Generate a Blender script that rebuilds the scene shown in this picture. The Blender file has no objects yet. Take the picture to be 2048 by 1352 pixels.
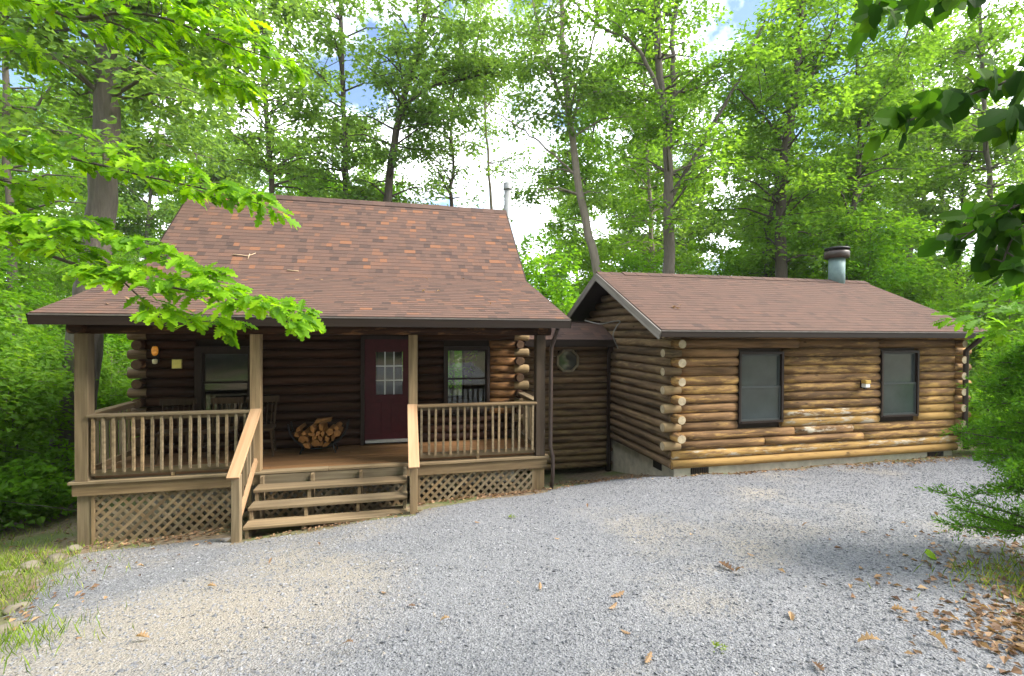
import bpy, math, random
import numpy as np
from mathutils import Vector, Matrix

random.seed(7)
RNG = np.random.default_rng(7)
SC = bpy.context.scene
COL = SC.collection

# ---------------------------------------------------------------- camera
F_PX, YAW, PITCH, ROLL = 961.83, -0.2303, -0.0100, -0.0048
def rotm(y, p, r):
    cy, sy, cp, sp, cr, sr = math.cos(y), math.sin(y), math.cos(p), math.sin(p), math.cos(r), math.sin(r)
    return (np.array([[cy, -sy, 0], [sy, cy, 0], [0, 0, 1]]) @ np.array([[1, 0, 0], [0, cp, -sp], [0, sp, cp]])
            @ np.array([[cr, 0, sr], [0, 1, 0], [-sr, 0, cr]]))
RC = rotm(YAW, PITCH, ROLL)
cam_data = bpy.data.cameras.new('camera')
cam = bpy.data.objects.new('camera', cam_data)
COL.objects.link(cam)
cam_data.sensor_width = 36.0
cam_data.lens = F_PX / 2048 * 36.0
cam_data.clip_start = 0.05
cam_data.clip_end = 2000
M = Matrix(((RC[0, 0], RC[0, 2], -RC[0, 1], 0), (RC[1, 0], RC[1, 2], -RC[1, 1], 0), (RC[2, 0], RC[2, 2], -RC[2, 1], 0), (0, 0, 0, 1)))
cam.matrix_world = M
SC.camera = cam
def at(u, v, d):
    """world point seen at photo pixel (u, v) at depth d metres"""
    return RC @ np.array([(u - 1024) / F_PX * d, d, -(v - 676) / F_PX * d])

# ---------------------------------------------------------------- sky and sun
SUN_DIR = Vector((0.74, -0.24, 0.74)).normalized()
world = bpy.data.worlds.new('World'); SC.world = world
world.use_nodes = True
nt = world.node_tree; nt.nodes.clear()
wo = nt.nodes.new('ShaderNodeOutputWorld'); bg = nt.nodes.new('ShaderNodeBackground')
sky = nt.nodes.new('ShaderNodeTexSky'); sky.sky_type = 'NISHITA'; sky.sun_disc = False
sky.sun_elevation = math.asin(SUN_DIR.z); sky.sun_rotation = math.atan2(SUN_DIR.x, SUN_DIR.y)
sky.air_density = 1.0; sky.dust_density = 0.8; sky.ozone_density = 2.0
tc = nt.nodes.new('ShaderNodeTexCoord')
cn = nt.nodes.new('ShaderNodeTexNoise'); cn.inputs['Scale'].default_value = 4.2; cn.inputs['Detail'].default_value = 6; cn.inputs['Roughness'].default_value = 0.55
cr = nt.nodes.new('ShaderNodeValToRGB'); cr.color_ramp.elements[0].position = 0.41; cr.color_ramp.elements[1].position = 0.56
cm = nt.nodes.new('ShaderNodeMixRGB'); cm.inputs[2].default_value = (15.5, 16.0, 16.5, 1)
nt.links.new(tc.outputs['Generated'], cn.inputs['Vector']); nt.links.new(cn.outputs['Fac'], cr.inputs['Fac'])
nt.links.new(cr.outputs['Color'], cm.inputs[0]); nt.links.new(sky.outputs['Color'], cm.inputs[1])
nt.links.new(cm.outputs[0], bg.inputs['Color']); bg.inputs['Strength'].default_value = 0.10
nt.links.new(bg.outputs[0], wo.inputs['Surface'])
sun_data = bpy.data.lights.new('sun', 'SUN'); sun_data.energy = 3.3; sun_data.angle = math.radians(22); sun_data.color = (1.0, 0.93, 0.82)
sun = bpy.data.objects.new('sun', sun_data); COL.objects.link(sun)
sun.rotation_euler = SUN_DIR.to_track_quat('Z', 'Y').to_euler()
SC.view_settings.view_transform = 'Standard'; SC.view_settings.look = 'None'
SC.view_settings.exposure = 1.68; SC.view_settings.gamma = 1.0; SC.view_settings.use_curve_mapping = False
SC.cycles.max_bounces = 12; SC.cycles.diffuse_bounces = 8; SC.cycles.transmission_bounces = 10; SC.cycles.transparent_max_bounces = 12

# ---------------------------------------------------------------- helpers
WL = {}
def wloc(o): return WL.get(o.name, Vector((0, 0, 0)))
def attach(o, parent, loc):
    loc = Vector(loc); WL[o.name] = loc
    if parent is not None:
        o.parent = parent; o.location = loc - wloc(parent)
    else:
        o.location = loc
def fast_mesh(name, V, Fs, attr=None, smooth=False, attr_name='lv'):
    """V (n,3); Fs list of (m,k) index arrays"""
    me = bpy.data.meshes.new(name)
    V = np.asarray(V, dtype=np.float32)
    if not isinstance(Fs, list): Fs = [Fs]
    me.vertices.add(len(V)); me.vertices.foreach_set('co', V.ravel())
    li = np.concatenate([f.ravel() for f in Fs]).astype(np.int32)
    lt = np.concatenate([np.full(len(f), f.shape[1]) for f in Fs])
    ls = np.concatenate([[0], np.cumsum(lt)[:-1]]).astype(np.int32)
    me.loops.add(len(li)); me.loops.foreach_set('vertex_index', li)
    me.polygons.add(len(lt)); me.polygons.foreach_set('loop_start', ls)
    me.polygons.foreach_set('use_smooth', np.full(len(lt), bool(smooth)))
    me.update(calc_edges=True)
    if attr is not None:
        a = me.attributes.new(attr_name, 'FLOAT', 'POINT'); a.data.foreach_set('value', np.asarray(attr, dtype=np.float32))
    return me
def obj(name, me, mats, parent=None, loc=(0, 0, 0), rot=None, bevel=0.0):
    o = bpy.data.objects.new(name, me); COL.objects.link(o)
    if mats is not None and len(me.materials) == 0:
        for m in (mats if isinstance(mats, (list, tuple)) else [mats]): me.materials.append(m)
    attach(o, parent, loc)
    if rot is not None: o.rotation_euler = rot
    if bevel > 0:
        b = o.modifiers.new('bevel', 'BEVEL'); b.width = bevel; b.segments = 2; b.limit_method = 'ANGLE'
    return o
def tag(o, label=None, cat=None, group=None, kind=None):
    if label: o['label'] = label
    if cat: o['category'] = cat
    if group: o['group'] = group
    if kind: o['kind'] = kind
    return o
def thing(name, loc, label, cat, group=None):
    o = bpy.data.objects.new(name, None); COL.objects.link(o); o.empty_display_size = 0.1
    attach(o, None, loc); tag(o, label, cat, group)
    return o
BOXF = [(0, 3, 2, 1), (4, 5, 6, 7), (0, 1, 5, 4), (1, 2, 6, 5), (2, 3, 7, 6), (3, 0, 4, 7)]
def box_vf(x0, x1, y0, y1, z0, z1):
    return [(x0, y0, z0), (x1, y0, z0), (x1, y1, z0), (x0, y1, z0), (x0, y0, z1), (x1, y0, z1), (x1, y1, z1), (x0, y1, z1)]
def pymesh(name, verts, faces, smooth=False):
    me = bpy.data.meshes.new(name); me.from_pydata([tuple(map(float, v)) for v in verts], [], [tuple(map(int, f)) for f in faces]); me.update()
    if smooth: me.polygons.foreach_set('use_smooth', np.ones(len(me.polygons), dtype=bool))
    return me
def box(name, x0, x1, y0, y1, z0, z1, mat, parent=None, bevel=0.0):
    """box given in world coordinates, origin at its centre"""
    c = ((x0 + x1) / 2, (y0 + y1) / 2, (z0 + z1) / 2)
    v = box_vf(x0 - c[0], x1 - c[0], y0 - c[1], y1 - c[1], z0 - c[2], z1 - c[2])
    return obj(name, pymesh(name, v, BOXF), mat, parent, c, bevel=bevel)
def boxes_mesh(name, lst, org=(0, 0, 0)):
    V = []; Fc = []
    for b in lst:
        n = len(V); V += [tuple(np.array(p) - np.array(org)) for p in box_vf(*b)]; Fc += [tuple(i + n for i in f) for f in BOXF]
    return pymesh(name, V, Fc)
def beam(name, p, q, w, h, mat, parent=None, bevel=0.0, up=(0, 0, 1)):
    """bar from p to q; w sideways, h along up"""
    p = Vector(p); q = Vector(q); d = (q - p); L = d.length; d.normalize()
    s = d.cross(Vector(up)).normalized(); n = s.cross(d).normalized()
    c = (p + q) / 2
    rot = Matrix((d, s, n)).transposed().to_euler()
    v = box_vf(-L / 2, L / 2, -w / 2, w / 2, -h / 2, h / 2)
    return obj(name, pymesh(name, v, BOXF), mat, parent, c, rot, bevel)
def tube_arr(path, radii, sides=8, seed=None, wob=0.0):
    path = np.asarray(path, float); n = len(path)
    V = []; Fq = []
    rg = np.random.default_rng(seed if seed is not None else 1)
    t = np.gradient(path, axis=0); t /= np.linalg.norm(t, axis=1)[:, None] + 1e-9
    ref = np.array([0.31, 0.95, 0.05]) if abs(t[0][2]) > 0.6 else np.array([0, 0, 1.0])
    ang = np.arange(sides) / sides * 2 * math.pi
    for i in range(n):
        a = np.cross(t[i], ref); a /= np.linalg.norm(a) + 1e-9; b = np.cross(t[i], a)
        r = radii[i] * (1 + wob * rg.normal(size=sides))
        V.append(path[i] + (np.cos(ang) * r)[:, None] * a + (np.sin(ang) * r)[:, None] * b)
    V = np.concatenate(V)
    idx = np.arange(n - 1)[:, None] * sides + np.arange(sides)[None, :]
    nx = np.arange(n - 1)[:, None] * sides + (np.arange(sides)[None, :] + 1) % sides
    Fq = np.stack([idx, nx, nx + sides, idx + sides], -1).reshape(-1, 4)
    return V, Fq
def join_arr(parts):
    V = []; Fl = []; off = 0
    for v, f in parts:
        V.append(v); Fl.append(f + off); off += len(v)
    return np.concatenate(V), np.concatenate(Fl)
def tube(name, path, r, mat, parent=None, sides=10, smooth=True):
    path = np.asarray(path, float); c = path[0]
    rad = r if hasattr(r, '__len__') else [r] * len(path)
    V, Fq = tube_arr(path - c, rad, sides)
    n = len(V); V = np.concatenate([V, [path[0] - c, path[-1] - c]])
    cap = [(n, (i + 1) % sides, i) for i in range(sides)] + [(n + 1, n - sides + i, n - sides + (i + 1) % sides) for i in range(sides)]
    me = fast_mesh(name, V, [Fq, np.array(cap)], smooth=False)
    if smooth:
        sm = np.ones(len(me.polygons), dtype=bool); sm[len(Fq):] = False
        me.polygons.foreach_set('use_smooth', sm)
    return obj(name, me, mat, parent, c)
def smooth_path(pts, n=12):
    """Catmull-Rom through points"""
    P = np.asarray(pts, float); P = np.vstack([2 * P[0] - P[1], P, 2 * P[-1] - P[-2]])
    out = []
    m = len(P) - 3
    for k in range(m):
        for t in np.linspace(0, 1, max(2, n // m + 1), endpoint=(k == m - 1)):
            a, b, c, d = P[k:k + 4]
            out.append(.5 * ((2 * b) + (-a + c) * t + (2 * a - 5 * b + 4 * c - d) * t * t + (-a + 3 * b - 3 * c + d) * t ** 3))
    return np.array(out)

# ---------------------------------------------------------------- materials
def new_mat(name):
    m = bpy.data.materials.new(name); m.use_nodes = True
    n = m.node_tree; b = n.nodes['Principled BSDF']
    return m, n, b
def N(nt_, typ, **kw):
    x = nt_.nodes.new(typ)
    for k, v in kw.items(): setattr(x, k, v)
    return x
def ramp(nt_, fac, stops):
    r = nt_.nodes.new('ShaderNodeValToRGB'); e = r.color_ramp.elements
    while len(e) < len(stops): e.new(0.5)
    for i, (p, c) in enumerate(stops): e[i].position = p; e[i].color = (*c, 1)
    nt_.links.new(fac, r.inputs['Fac']); return r.outputs['Color']
def coords(nt_, scale, rnd=True, kind='Object'):
    tcn = N(nt_, 'ShaderNodeTexCoord'); mp = N(nt_, 'ShaderNodeMapping'); mp.inputs['Scale'].default_value = scale
    nt_.links.new(tcn.outputs[kind], mp.inputs['Vector'])
    if rnd:
        oi = N(nt_, 'ShaderNodeObjectInfo'); mu = N(nt_, 'ShaderNodeMath', operation='MULTIPLY'); mu.inputs[1].default_value = 53.0
        nt_.links.new(oi.outputs['Random'], mu.inputs[0])
        cx = N(nt_, 'ShaderNodeCombineXYZ')
        for i in range(3): nt_.links.new(mu.outputs[0], cx.inputs[i])
        nt_.links.new(cx.outputs[0], mp.inputs['Location'])
    return mp.outputs['Vector']
def noise(nt_, vec, scale, detail=4, rough=0.55):
    n = N(nt_, 'ShaderNodeTexNoise'); n.inputs['Scale'].default_value = scale; n.inputs['Detail'].default_value = detail; n.inputs['Roughness'].default_value = rough
    if vec is not None: nt_.links.new(vec, n.inputs['Vector'])
    return n.outputs['Fac']
def mix(nt_, fac, a, b, mode='MIX'):
    m = N(nt_, 'ShaderNodeMixRGB', blend_type=mode)
    for s, val in ((0, fac), (1, a), (2, b)):
        if isinstance(val, (int, float)): m.inputs[s].default_value = val
        elif isinstance(val, tuple): m.inputs[s].default_value = (*val, 1)
        else: nt_.links.new(val, m.inputs[s])
    return m.outputs[0]
def bump(nt_, b, h, strength=0.3, dist=0.02):
    bp = N(nt_, 'ShaderNodeBump'); bp.inputs['Strength'].default_value = strength; bp.inputs['Distance'].default_value = dist
    nt_.links.new(h, bp.inputs['Height']); nt_.links.new(bp.outputs[0], b.inputs['Normal'])
def attr_out(nt_, name, typ='GEOMETRY', out='Fac'):
    a = N(nt_, 'ShaderNodeAttribute'); a.attribute_type = typ; a.attribute_name = name
    return a.outputs[out]

def wood_mat(name, c1, c2, axis='x', dark=(0.06, 0.04, 0.025), rough=0.75, vary=0.25, stain=0.5):
    m, n, b = new_mat(name)
    sc = {'x': (1.2, 22, 22), 'y': (22, 1.2, 22), 'z': (22, 22, 1.2)}[axis]
    v = coords(n, sc); g = noise(n, v, 1.0, 6, 0.6)
    col = ramp(n, g, [(0.3, c2), (0.68, c1)])
    if stain == 0.45:   # old deck timber: some boards greyer and greener than others
        oi0 = N(n, 'ShaderNodeObjectInfo'); m0 = N(n, 'ShaderNodeMath', operation='FRACT'); m1 = N(n, 'ShaderNodeMath', operation='MULTIPLY'); m1.inputs[1].default_value = 17.3
        n.links.new(oi0.outputs['Random'], m1.inputs[0]); n.links.new(m1.outputs[0], m0.inputs[0])
        pw = N(n, 'ShaderNodeMath', operation='MULTIPLY'); pw.inputs[1].default_value = 0.65; n.links.new(m0.outputs[0], pw.inputs[0])
        col = mix(n, pw.outputs[0], col, ramp(n, g, [(0.3, (0.09, 0.08, 0.058)), (0.68, (0.205, 0.19, 0.14))]))
    v2 = coords(n, tuple(s / 6 for s in sc)); g2 = noise(n, v2, 1.6, 3)
    st = ramp(n, g2, [(0.50, (0, 0, 0)), (0.75, (1, 1, 1))])
    mm = N(n, 'ShaderNodeMath', operation='MULTIPLY'); mm.inputs[1].default_value = stain
    n.links.new(st, mm.inputs[0])
    col = mix(n, mm.outputs[0], col, dark)
    oi = N(n, 'ShaderNodeObjectInfo')
    hv = N(n, 'ShaderNodeHueSaturation'); mr = N(n, 'ShaderNodeMapRange'); mr.inputs['To Min'].default_value = 1 - vary; mr.inputs['To Max'].default_value = 1 + vary
    n.links.new(oi.outputs['Random'], mr.inputs['Value']); n.links.new(mr.outputs[0], hv.inputs['Value']); n.links.new(col, hv.inputs['Color'])
    n.links.new(hv.outputs[0], b.inputs['Base Color']); b.inputs['Roughness'].default_value = rough; b.inputs['Specular IOR Level'].default_value = 0.18
    bump(n, b, g, 0.25, 0.006)
    return m

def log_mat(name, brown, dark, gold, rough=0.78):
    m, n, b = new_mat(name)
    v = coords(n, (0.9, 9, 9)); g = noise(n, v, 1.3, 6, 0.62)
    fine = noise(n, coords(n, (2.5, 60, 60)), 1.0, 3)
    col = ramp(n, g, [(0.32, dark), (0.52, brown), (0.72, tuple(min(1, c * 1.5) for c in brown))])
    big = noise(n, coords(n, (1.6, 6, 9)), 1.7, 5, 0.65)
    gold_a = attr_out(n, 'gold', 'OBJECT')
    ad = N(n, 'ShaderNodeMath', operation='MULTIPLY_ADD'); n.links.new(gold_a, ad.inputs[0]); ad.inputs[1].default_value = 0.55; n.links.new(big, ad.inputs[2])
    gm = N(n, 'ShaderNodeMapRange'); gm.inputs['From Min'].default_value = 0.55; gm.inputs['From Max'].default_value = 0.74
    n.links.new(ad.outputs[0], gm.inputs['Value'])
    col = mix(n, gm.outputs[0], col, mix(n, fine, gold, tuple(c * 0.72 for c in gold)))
    ck = noise(n, coords(n, (0.55, 34, 34)), 1.0, 4, 0.6)
    cm_ = N(n, 'ShaderNodeMapRange'); cm_.inputs['From Min'].default_value = 0.63; cm_.inputs['From Max'].default_value = 0.70; cm_.inputs['To Max'].default_value = 0.75
    n.links.new(ck, cm_.inputs['Value']); col = mix(n, cm_.outputs[0], col, tuple(c * 0.55 for c in dark))
    # white primer patches
    wn = noise(n, coords(n, (1.6, 5, 5)), 2.2, 5, 0.65); wa = attr_out(n, 'white', 'OBJECT')
    wd = N(n, 'ShaderNodeMath', operation='ADD'); n.links.new(wn, wd.inputs[0]); n.links.new(wa, wd.inputs[1])
    wm = N(n, 'ShaderNodeMapRange'); wm.inputs['From Min'].default_value = 0.94; wm.inputs['From Max'].default_value = 1.06
    n.links.new(wd.outputs[0], wm.inputs['Value']); col = mix(n, wm.outputs[0], col, (0.55, 0.48, 0.38))
    # knots
    vo = N(n, 'ShaderNodeTexVoronoi'); vo.inputs['Scale'].default_value = 2.1; vo.inputs['Randomness'].default_value = 1.0
    n.links.new(coords(n, (1.0, 2.2, 2.2)), vo.inputs['Vector'])
    kd = N(n, 'ShaderNodeMapRange'); kd.inputs['From Min'].default_value = 0.05; kd.inputs['From Max'].default_value = 0.11; kd.inputs['To Min'].default_value = 0.75; kd.inputs['To Max'].default_value = 0
    n.links.new(vo.outputs['Distance'], kd.inputs['Value']); col = mix(n, kd.outputs[0], col, tuple(c * 0.5 for c in dark))
    oi = N(n, 'ShaderNodeObjectInfo'); hv = N(n, 'ShaderNodeHueSaturation'); mr = N(n, 'ShaderNodeMapRange'); mr.inputs['To Min'].default_value = 0.72; mr.inputs['To Max'].default_value = 1.25
    n.links.new(oi.outputs['Random'], mr.inputs['Value']); n.links.new(mr.outputs[0], hv.inputs['Value']); n.links.new(col, hv.inputs['Color'])
    n.links.new(hv.outputs[0], b.inputs['Base Color']); b.inputs['Roughness'].default_value = rough; b.inputs['Specular IOR Level'].default_value = 0.18
    bump(n, b, mix(n, cm_.outputs[0], mix(n, 0.5, g, fine), (0.0, 0.0, 0.0)), 0.5, 0.015)
    return m

def plain(name, c, rough=0.6, metal=0.0, nscale=8.0, vary=0.25, bumpd=0.0):
    m, n, b = new_mat(name)
    g = noise(n, coords(n, (1, 1, 1)), nscale, 5, 0.6)
    n.links.new(ramp(n, g, [(0.25, tuple(x * (1 - vary) for x in c)), (0.75, tuple(min(1, x * (1 + vary)) for x in c))]), b.inputs['Base Color'])
    b.inputs['Roughness'].default_value = rough; b.inputs['Metallic'].default_value = metal; b.inputs['Specular IOR Level'].default_value = (0.2 if rough > 0.45 else 0.5)
    if bumpd: bump(n, b, g, 0.5, bumpd)
    return m

def leaf_mat(name, stops, trans=0.4, rough=0.6, spec=0.16):
    m, n, b = new_mat(name)
    col = ramp(n, attr_out(n, 'lv'), stops)
    n.links.new(col, b.inputs['Base Color']); b.inputs['Roughness'].default_value = rough
    b.inputs['Specular IOR Level'].default_value = spec
    t = N(n, 'ShaderNodeBsdfTranslucent'); n.links.new(mix(n, 1.0, col, (1.6, 1.45, 0.5), 'MULTIPLY'), t.inputs['Color'])
    ms = N(n, 'ShaderNodeMixShader'); ms.inputs[0].default_value = trans
    out = n.nodes['Material Output']
    n.links.new(b.outputs[0], ms.inputs[1]); n.links.new(t.outputs[0], ms.inputs[2]); n.links.new(ms.outputs[0], out.inputs['Surface'])
    return m

def bark_mat(name, c1, c2):
    m, n, b = new_mat(name)
    v = coords(n, (9, 9, 1.4)); g = noise(n, v, 1.8, 7, 0.65)
    big = noise(n, coords(n, (1, 1, .6)), 2.0, 3)
    col = mix(n, big, ramp(n, g, [(0.32, c2), (0.66, c1)]), tuple(x * 0.75 for x in c1))
    n.links.new(col, b.inputs['Base Color']); b.inputs['Roughness'].default_value = 0.9
    bump(n, b, g, 0.9, 0.04)
    return m

def glass_mat(name, tint=(0.85, 0.9, 0.88), refl=0.015):
    m, n, b = new_mat(name)
    n.nodes.remove(b)
    tr = N(n, 'ShaderNodeBsdfTransparent'); tr.inputs[0].default_value = (*tint, 1)
    gl = N(n, 'ShaderNodeBsdfGlossy'); gl.inputs['Roughness'].default_value = 0.02
    fr = N(n, 'ShaderNodeFresnel'); fr.inputs['IOR'].default_value = 1.6
    ad = N(n, 'ShaderNodeMath', operation='ADD'); ad.inputs[1].default_value = refl
    n.links.new(fr.outputs[0], ad.inputs[0])
    ms = N(n, 'ShaderNodeMixShader'); n.links.new(ad.outputs[0], ms.inputs[0]); n.links.new(tr.outputs[0], ms.inputs[1]); n.links.new(gl.outputs[0], ms.inputs[2])
    n.links.new(ms.outputs[0], n.nodes['Material Output'].inputs['Surface'])
    return m

def shingle_mat(name):
    m, n, b = new_mat(name)
    col = ramp(n, attr_out(n, 'lv'), [(0.0, (0.064, 0.045, 0.041)), (0.3, (0.092, 0.060, 0.051)), (0.6, (0.105, 0.066, 0.055)), (0.85, (0.123, 0.071, 0.054)), (1.0, (0.175, 0.086, 0.052))])
    sp = N(n, 'ShaderNodeTexNoise'); sp.inputs['Scale'].default_value = 170; sp.inputs['Detail'].default_value = 2
    tcn = N(n, 'ShaderNodeTexCoord'); n.links.new(tcn.outputs['Object'], sp.inputs['Vector'])
    col = mix(n, 0.55, col, ramp(n, sp.outputs['Fac'], [(0.3, (0.25, 0.22, 0.22)), (0.7, (1.0, 0.96, 0.94))]), 'MULTIPLY')
    col = mix(n, 0.35, col, mix(n, 1.0, col, (1.75, 1.75, 1.65), 'MULTIPLY'))
    n.links.new(col, b.inputs['Base Color']); b.inputs['Roughness'].default_value = 0.9; b.inputs['Specular IOR Level'].default_value = 0.12
    bump(n, b, sp.outputs['Fac'], 0.2, 0.002)
    return m

MT = {}
MT['tan_x'] = wood_mat('weathered_pine_x', (0.29, 0.20, 0.108), (0.135, 0.09, 0.048), 'x', (0.10, 0.085, 0.06), stain=0.45)
MT['tan_z'] = wood_mat('weathered_pine_z', (0.29, 0.20, 0.108), (0.135, 0.09, 0.048), 'z', (0.10, 0.08, 0.055), stain=0.45)
MT['tan_y'] = wood_mat('weathered_pine_y', (0.29, 0.20, 0.108), (0.135, 0.09, 0.048), 'y', (0.10, 0.08, 0.055), stain=0.45)
MT['new_x'] = wood_mat('fresh_pine', (0.43, 0.28, 0.165), (0.31, 0.19, 0.10), 'x', (0.20, 0.11, 0.055), stain=0.35, vary=0.1)
MT['post_dark'] = wood_mat('stained_post', (0.085, 0.06, 0.042), (0.045, 0.032, 0.022), 'z', (0.05, 0.035, 0.025))
MT['floor_x'] = wood_mat('deck_boards', (0.20, 0.105, 0.045), (0.13, 0.068, 0.03), 'x', (0.11, 0.07, 0.04), stain=0.4, vary=0.15)
MT['trim'] = wood_mat('dark_brown_trim', (0.026, 0.017, 0.013), (0.016, 0.011, 0.009), 'x', (0.012, 0.009, 0.008), rough=0.55)
MT['trim_z'] = wood_mat('dark_brown_trim_upright', (0.032, 0.020, 0.015), (0.018, 0.012, 0.010), 'z', (0.012, 0.009, 0.008), rough=0.55)
MT['rake'] = wood_mat('grey_rake_board', (0.24, 0.22, 0.20), (0.13, 0.115, 0.10), 'x', (0.07, 0.06, 0.05))
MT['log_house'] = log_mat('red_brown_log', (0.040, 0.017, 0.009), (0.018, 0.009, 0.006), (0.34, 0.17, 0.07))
MT['log_annex'] = log_mat('golden_brown_log', (0.185, 0.104, 0.048), (0.06, 0.034, 0.017), (0.54, 0.325, 0.11))
MT['log_gable'] = log_mat('grey_brown_log', (0.15, 0.10, 0.058), (0.06, 0.041, 0.025), (0.30, 0.21, 0.11))
MT['log_conn'] = log_mat('dark_siding_log', (0.135, 0.083, 0.046), (0.06, 0.038, 0.024), (0.26, 0.18, 0.085))
MT['log_cap'] = plain('log_end_grain', (0.38, 0.31, 0.21), 0.8, nscale=14, vary=0.35, bumpd=0.01)
MT['log_cap_dark'] = plain('log_end_grain_dark', (0.10, 0.06, 0.035), 0.8, nscale=14, vary=0.35)
MT['back'] = plain('dark_backing', (0.03, 0.02, 0.014), 0.9)
MT['inside'] = plain('interior_board', (0.10, 0.075, 0.05), 0.9)
MT['concrete'] = plain('parged_block', (0.46, 0.42, 0.35), 0.9, nscale=5, vary=0.3, bumpd=0.01)
MT['shingle'] = shingle_mat('laminated_shingle')
MT['metal'] = plain('galvanised_pipe', (0.24, 0.25, 0.25), 0.55, 0.3, 6, 0.2)
MT['metal_teal'] = plain('weathered_teal_pipe', (0.16, 0.23, 0.23), 0.6, 0.2, 6, 0.2)
MT['black'] = plain('black_iron', (0.014, 0.014, 0.015), 0.5)
MT['gutter'] = plain('brown_downspout', (0.040, 0.026, 0.021), 0.45)
MT['drip'] = plain('drip_edge', (0.16, 0.14, 0.13), 0.5, 0.2)
MT['door'] = plain('oxblood_door', (0.055, 0.007, 0.010), 0.5)
MT['white'] = plain('white_paint', (0.75, 0.75, 0.72), 0.5, vary=0.08)
MT['glass'] = glass_mat('window_glass')
MT['screen'] = plain('insect_screen_glass', (0.035, 0.046, 0.048), 0.12, nscale=3, vary=0.3)
MT['sash'] = plain('grey_sash', (0.055, 0.062, 0.062), 0.5, vary=0.1)
MT['stone'] = plain('field_stone', (0.17, 0.15, 0.115), 0.9, nscale=5, vary=0.4, bumpd=0.02)
MT['firewood'] = wood_mat('split_firewood', (0.28, 0.125, 0.035), (0.13, 0.058, 0.018), 'y', (0.16, 0.08, 0.035), vary=0.3)
MT['chair'] = wood_mat('worn_chair_wood', (0.07, 0.043, 0.022), (0.038, 0.023, 0.013), 'z', (0.07, 0.04, 0.025))
MT['bark'] = bark_mat('grey_bark', (0.16, 0.135, 0.11), (0.055, 0.043, 0.034))
MT['bark_d'] = bark_mat('dark_bark', (0.10, 0.08, 0.06), (0.035, 0.027, 0.02))
MT['bark_p'] = bark_mat('pale_bark', (0.30, 0.25, 0.20), (0.14, 0.11, 0.085))
MT['leaf_far'] = leaf_mat('forest_leaf', [(0.0, (0.080, 0.175, 0.026)), (0.5, (0.135, 0.28, 0.038)), (1.0, (0.21, 0.38, 0.055))], 0.62)
MT['leaf_blue'] = leaf_mat('cool_forest_leaf', [(0.0, (0.085, 0.165, 0.050)), (0.5, (0.140, 0.26, 0.075)), (1.0, (0.21, 0.35, 0.10))], 0.62)
MT['leaf_sap'] = leaf_mat('sapling_leaf', [(0.0, (0.075, 0.19, 0.014)), (0.5, (0.14, 0.32, 0.020)), (1.0, (0.22, 0.43, 0.035))], 0.6)
MT['leaf_oak'] = leaf_mat('bright_oak_leaf', [(0.0, (0.055, 0.155, 0.010)), (0.5, (0.165, 0.36, 0.008)), (1.0, (0.27, 0.47, 0.012))], 0.58, 0.5, 0.2)
MT['leaf_dark'] = leaf_mat('shade_darkened_tulip_leaf', [(0.0, (0.016, 0.058, 0.008)), (0.6, (0.035, 0.11, 0.010)), (1.0, (0.09, 0.21, 0.015))], 0.5, 0.65, 0.08)  # leaf green darkened to stand for shade from the canopy above
MT['cedar'] = leaf_mat('cedar_scale', [(0.0, (0.045, 0.13, 0.014)), (0.5, (0.095, 0.245, 0.02)), (1.0, (0.16, 0.34, 0.03))], 0.5)
MT['litter'] = leaf_mat('dry_leaf', [(0.0, (0.075, 0.042, 0.028)), (0.5, (0.19, 0.115, 0.07)), (1.0, (0.40, 0.27, 0.15))], 0.15)
MT['grass'] = leaf_mat('grass_blade', [(0.0, (0.07, 0.13, 0.02)), (0.5, (0.15, 0.24, 0.03)), (1.0, (0.33, 0.36, 0.09))], 0.35)

# ---------------------------------------------------------------- terrain
CTRL = np.array([(0, 0, -1.62), (0, 2.4, -1.83), (2.8, 1.9, -1.80), (4.5, 2.8, -1.92), (7.5, 3.0, -1.95), (0, 5, -2.22), (3.0, 5, -2.18), (7, 5, -2.22),
                 (-2.2, 3.4, -2.02), (-3.2, 4.9, -2.42), (-4.05, 6.6, -2.76), (-4.2, 7.5, -2.88), (-2.1, 7.4, -2.76), (-2, 6.6, -2.63), (0.2, 6.7, -2.46), (0.2, 7.5, -2.64),
                 (2.3, 7.5, -2.56), (4.44, 7.1, -2.37), (7.5, 7.1, -2.36), (10.6, 7.1, -2.34), (4.3, 9.3, -2.92), (2.6, 9.5, -2.95), (3.3, 8.3, -2.72), (-6.3, 11.7, -3.5), (-7, 8, -3.25),
                 (-9, 12, -3.7), (-6, 5, -2.75), (-6, 2, -2.3), (-12, 6, -3.6), (0, 16, -3.2), (10, 16, -2.7), (16, 10, -2.3), (14, 4, -1.9), (-15, 20, -3.8), (0, 30, -2.5), (25, 25, -1.5), (-30, 30, -2.5),
                 (0, -10, -1.2), (15, -10, -1.2), (-15, -10, -1.6), (40, 60, 4.0), (0, 60, 3.0), (-50, 60, 3.0), (60, 20, 1.0), (-60, 10, -3), (0, -60, 0), (60, -50, 0), (-60, -50, 0)], float)
def _tps(r2): return 0.5 * r2 * np.log(r2 + 1e-9)
_n = len(CTRL)
_K = _tps(((CTRL[:, None, :2] - CTRL[None, :, :2]) ** 2).sum(-1)) + np.eye(_n) * 0.02
_A = np.zeros((_n + 3, _n + 3)); _A[:_n, :_n] = _K; _A[:_n, _n] = 1; _A[:_n, _n + 1:] = CTRL[:, :2]; _A[_n, :_n] = 1; _A[_n + 1:, :_n] = CTRL[:, :2].T
_wt = np.linalg.solve(_A, np.concatenate([CTRL[:, 2], [0, 0, 0]]))
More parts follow.
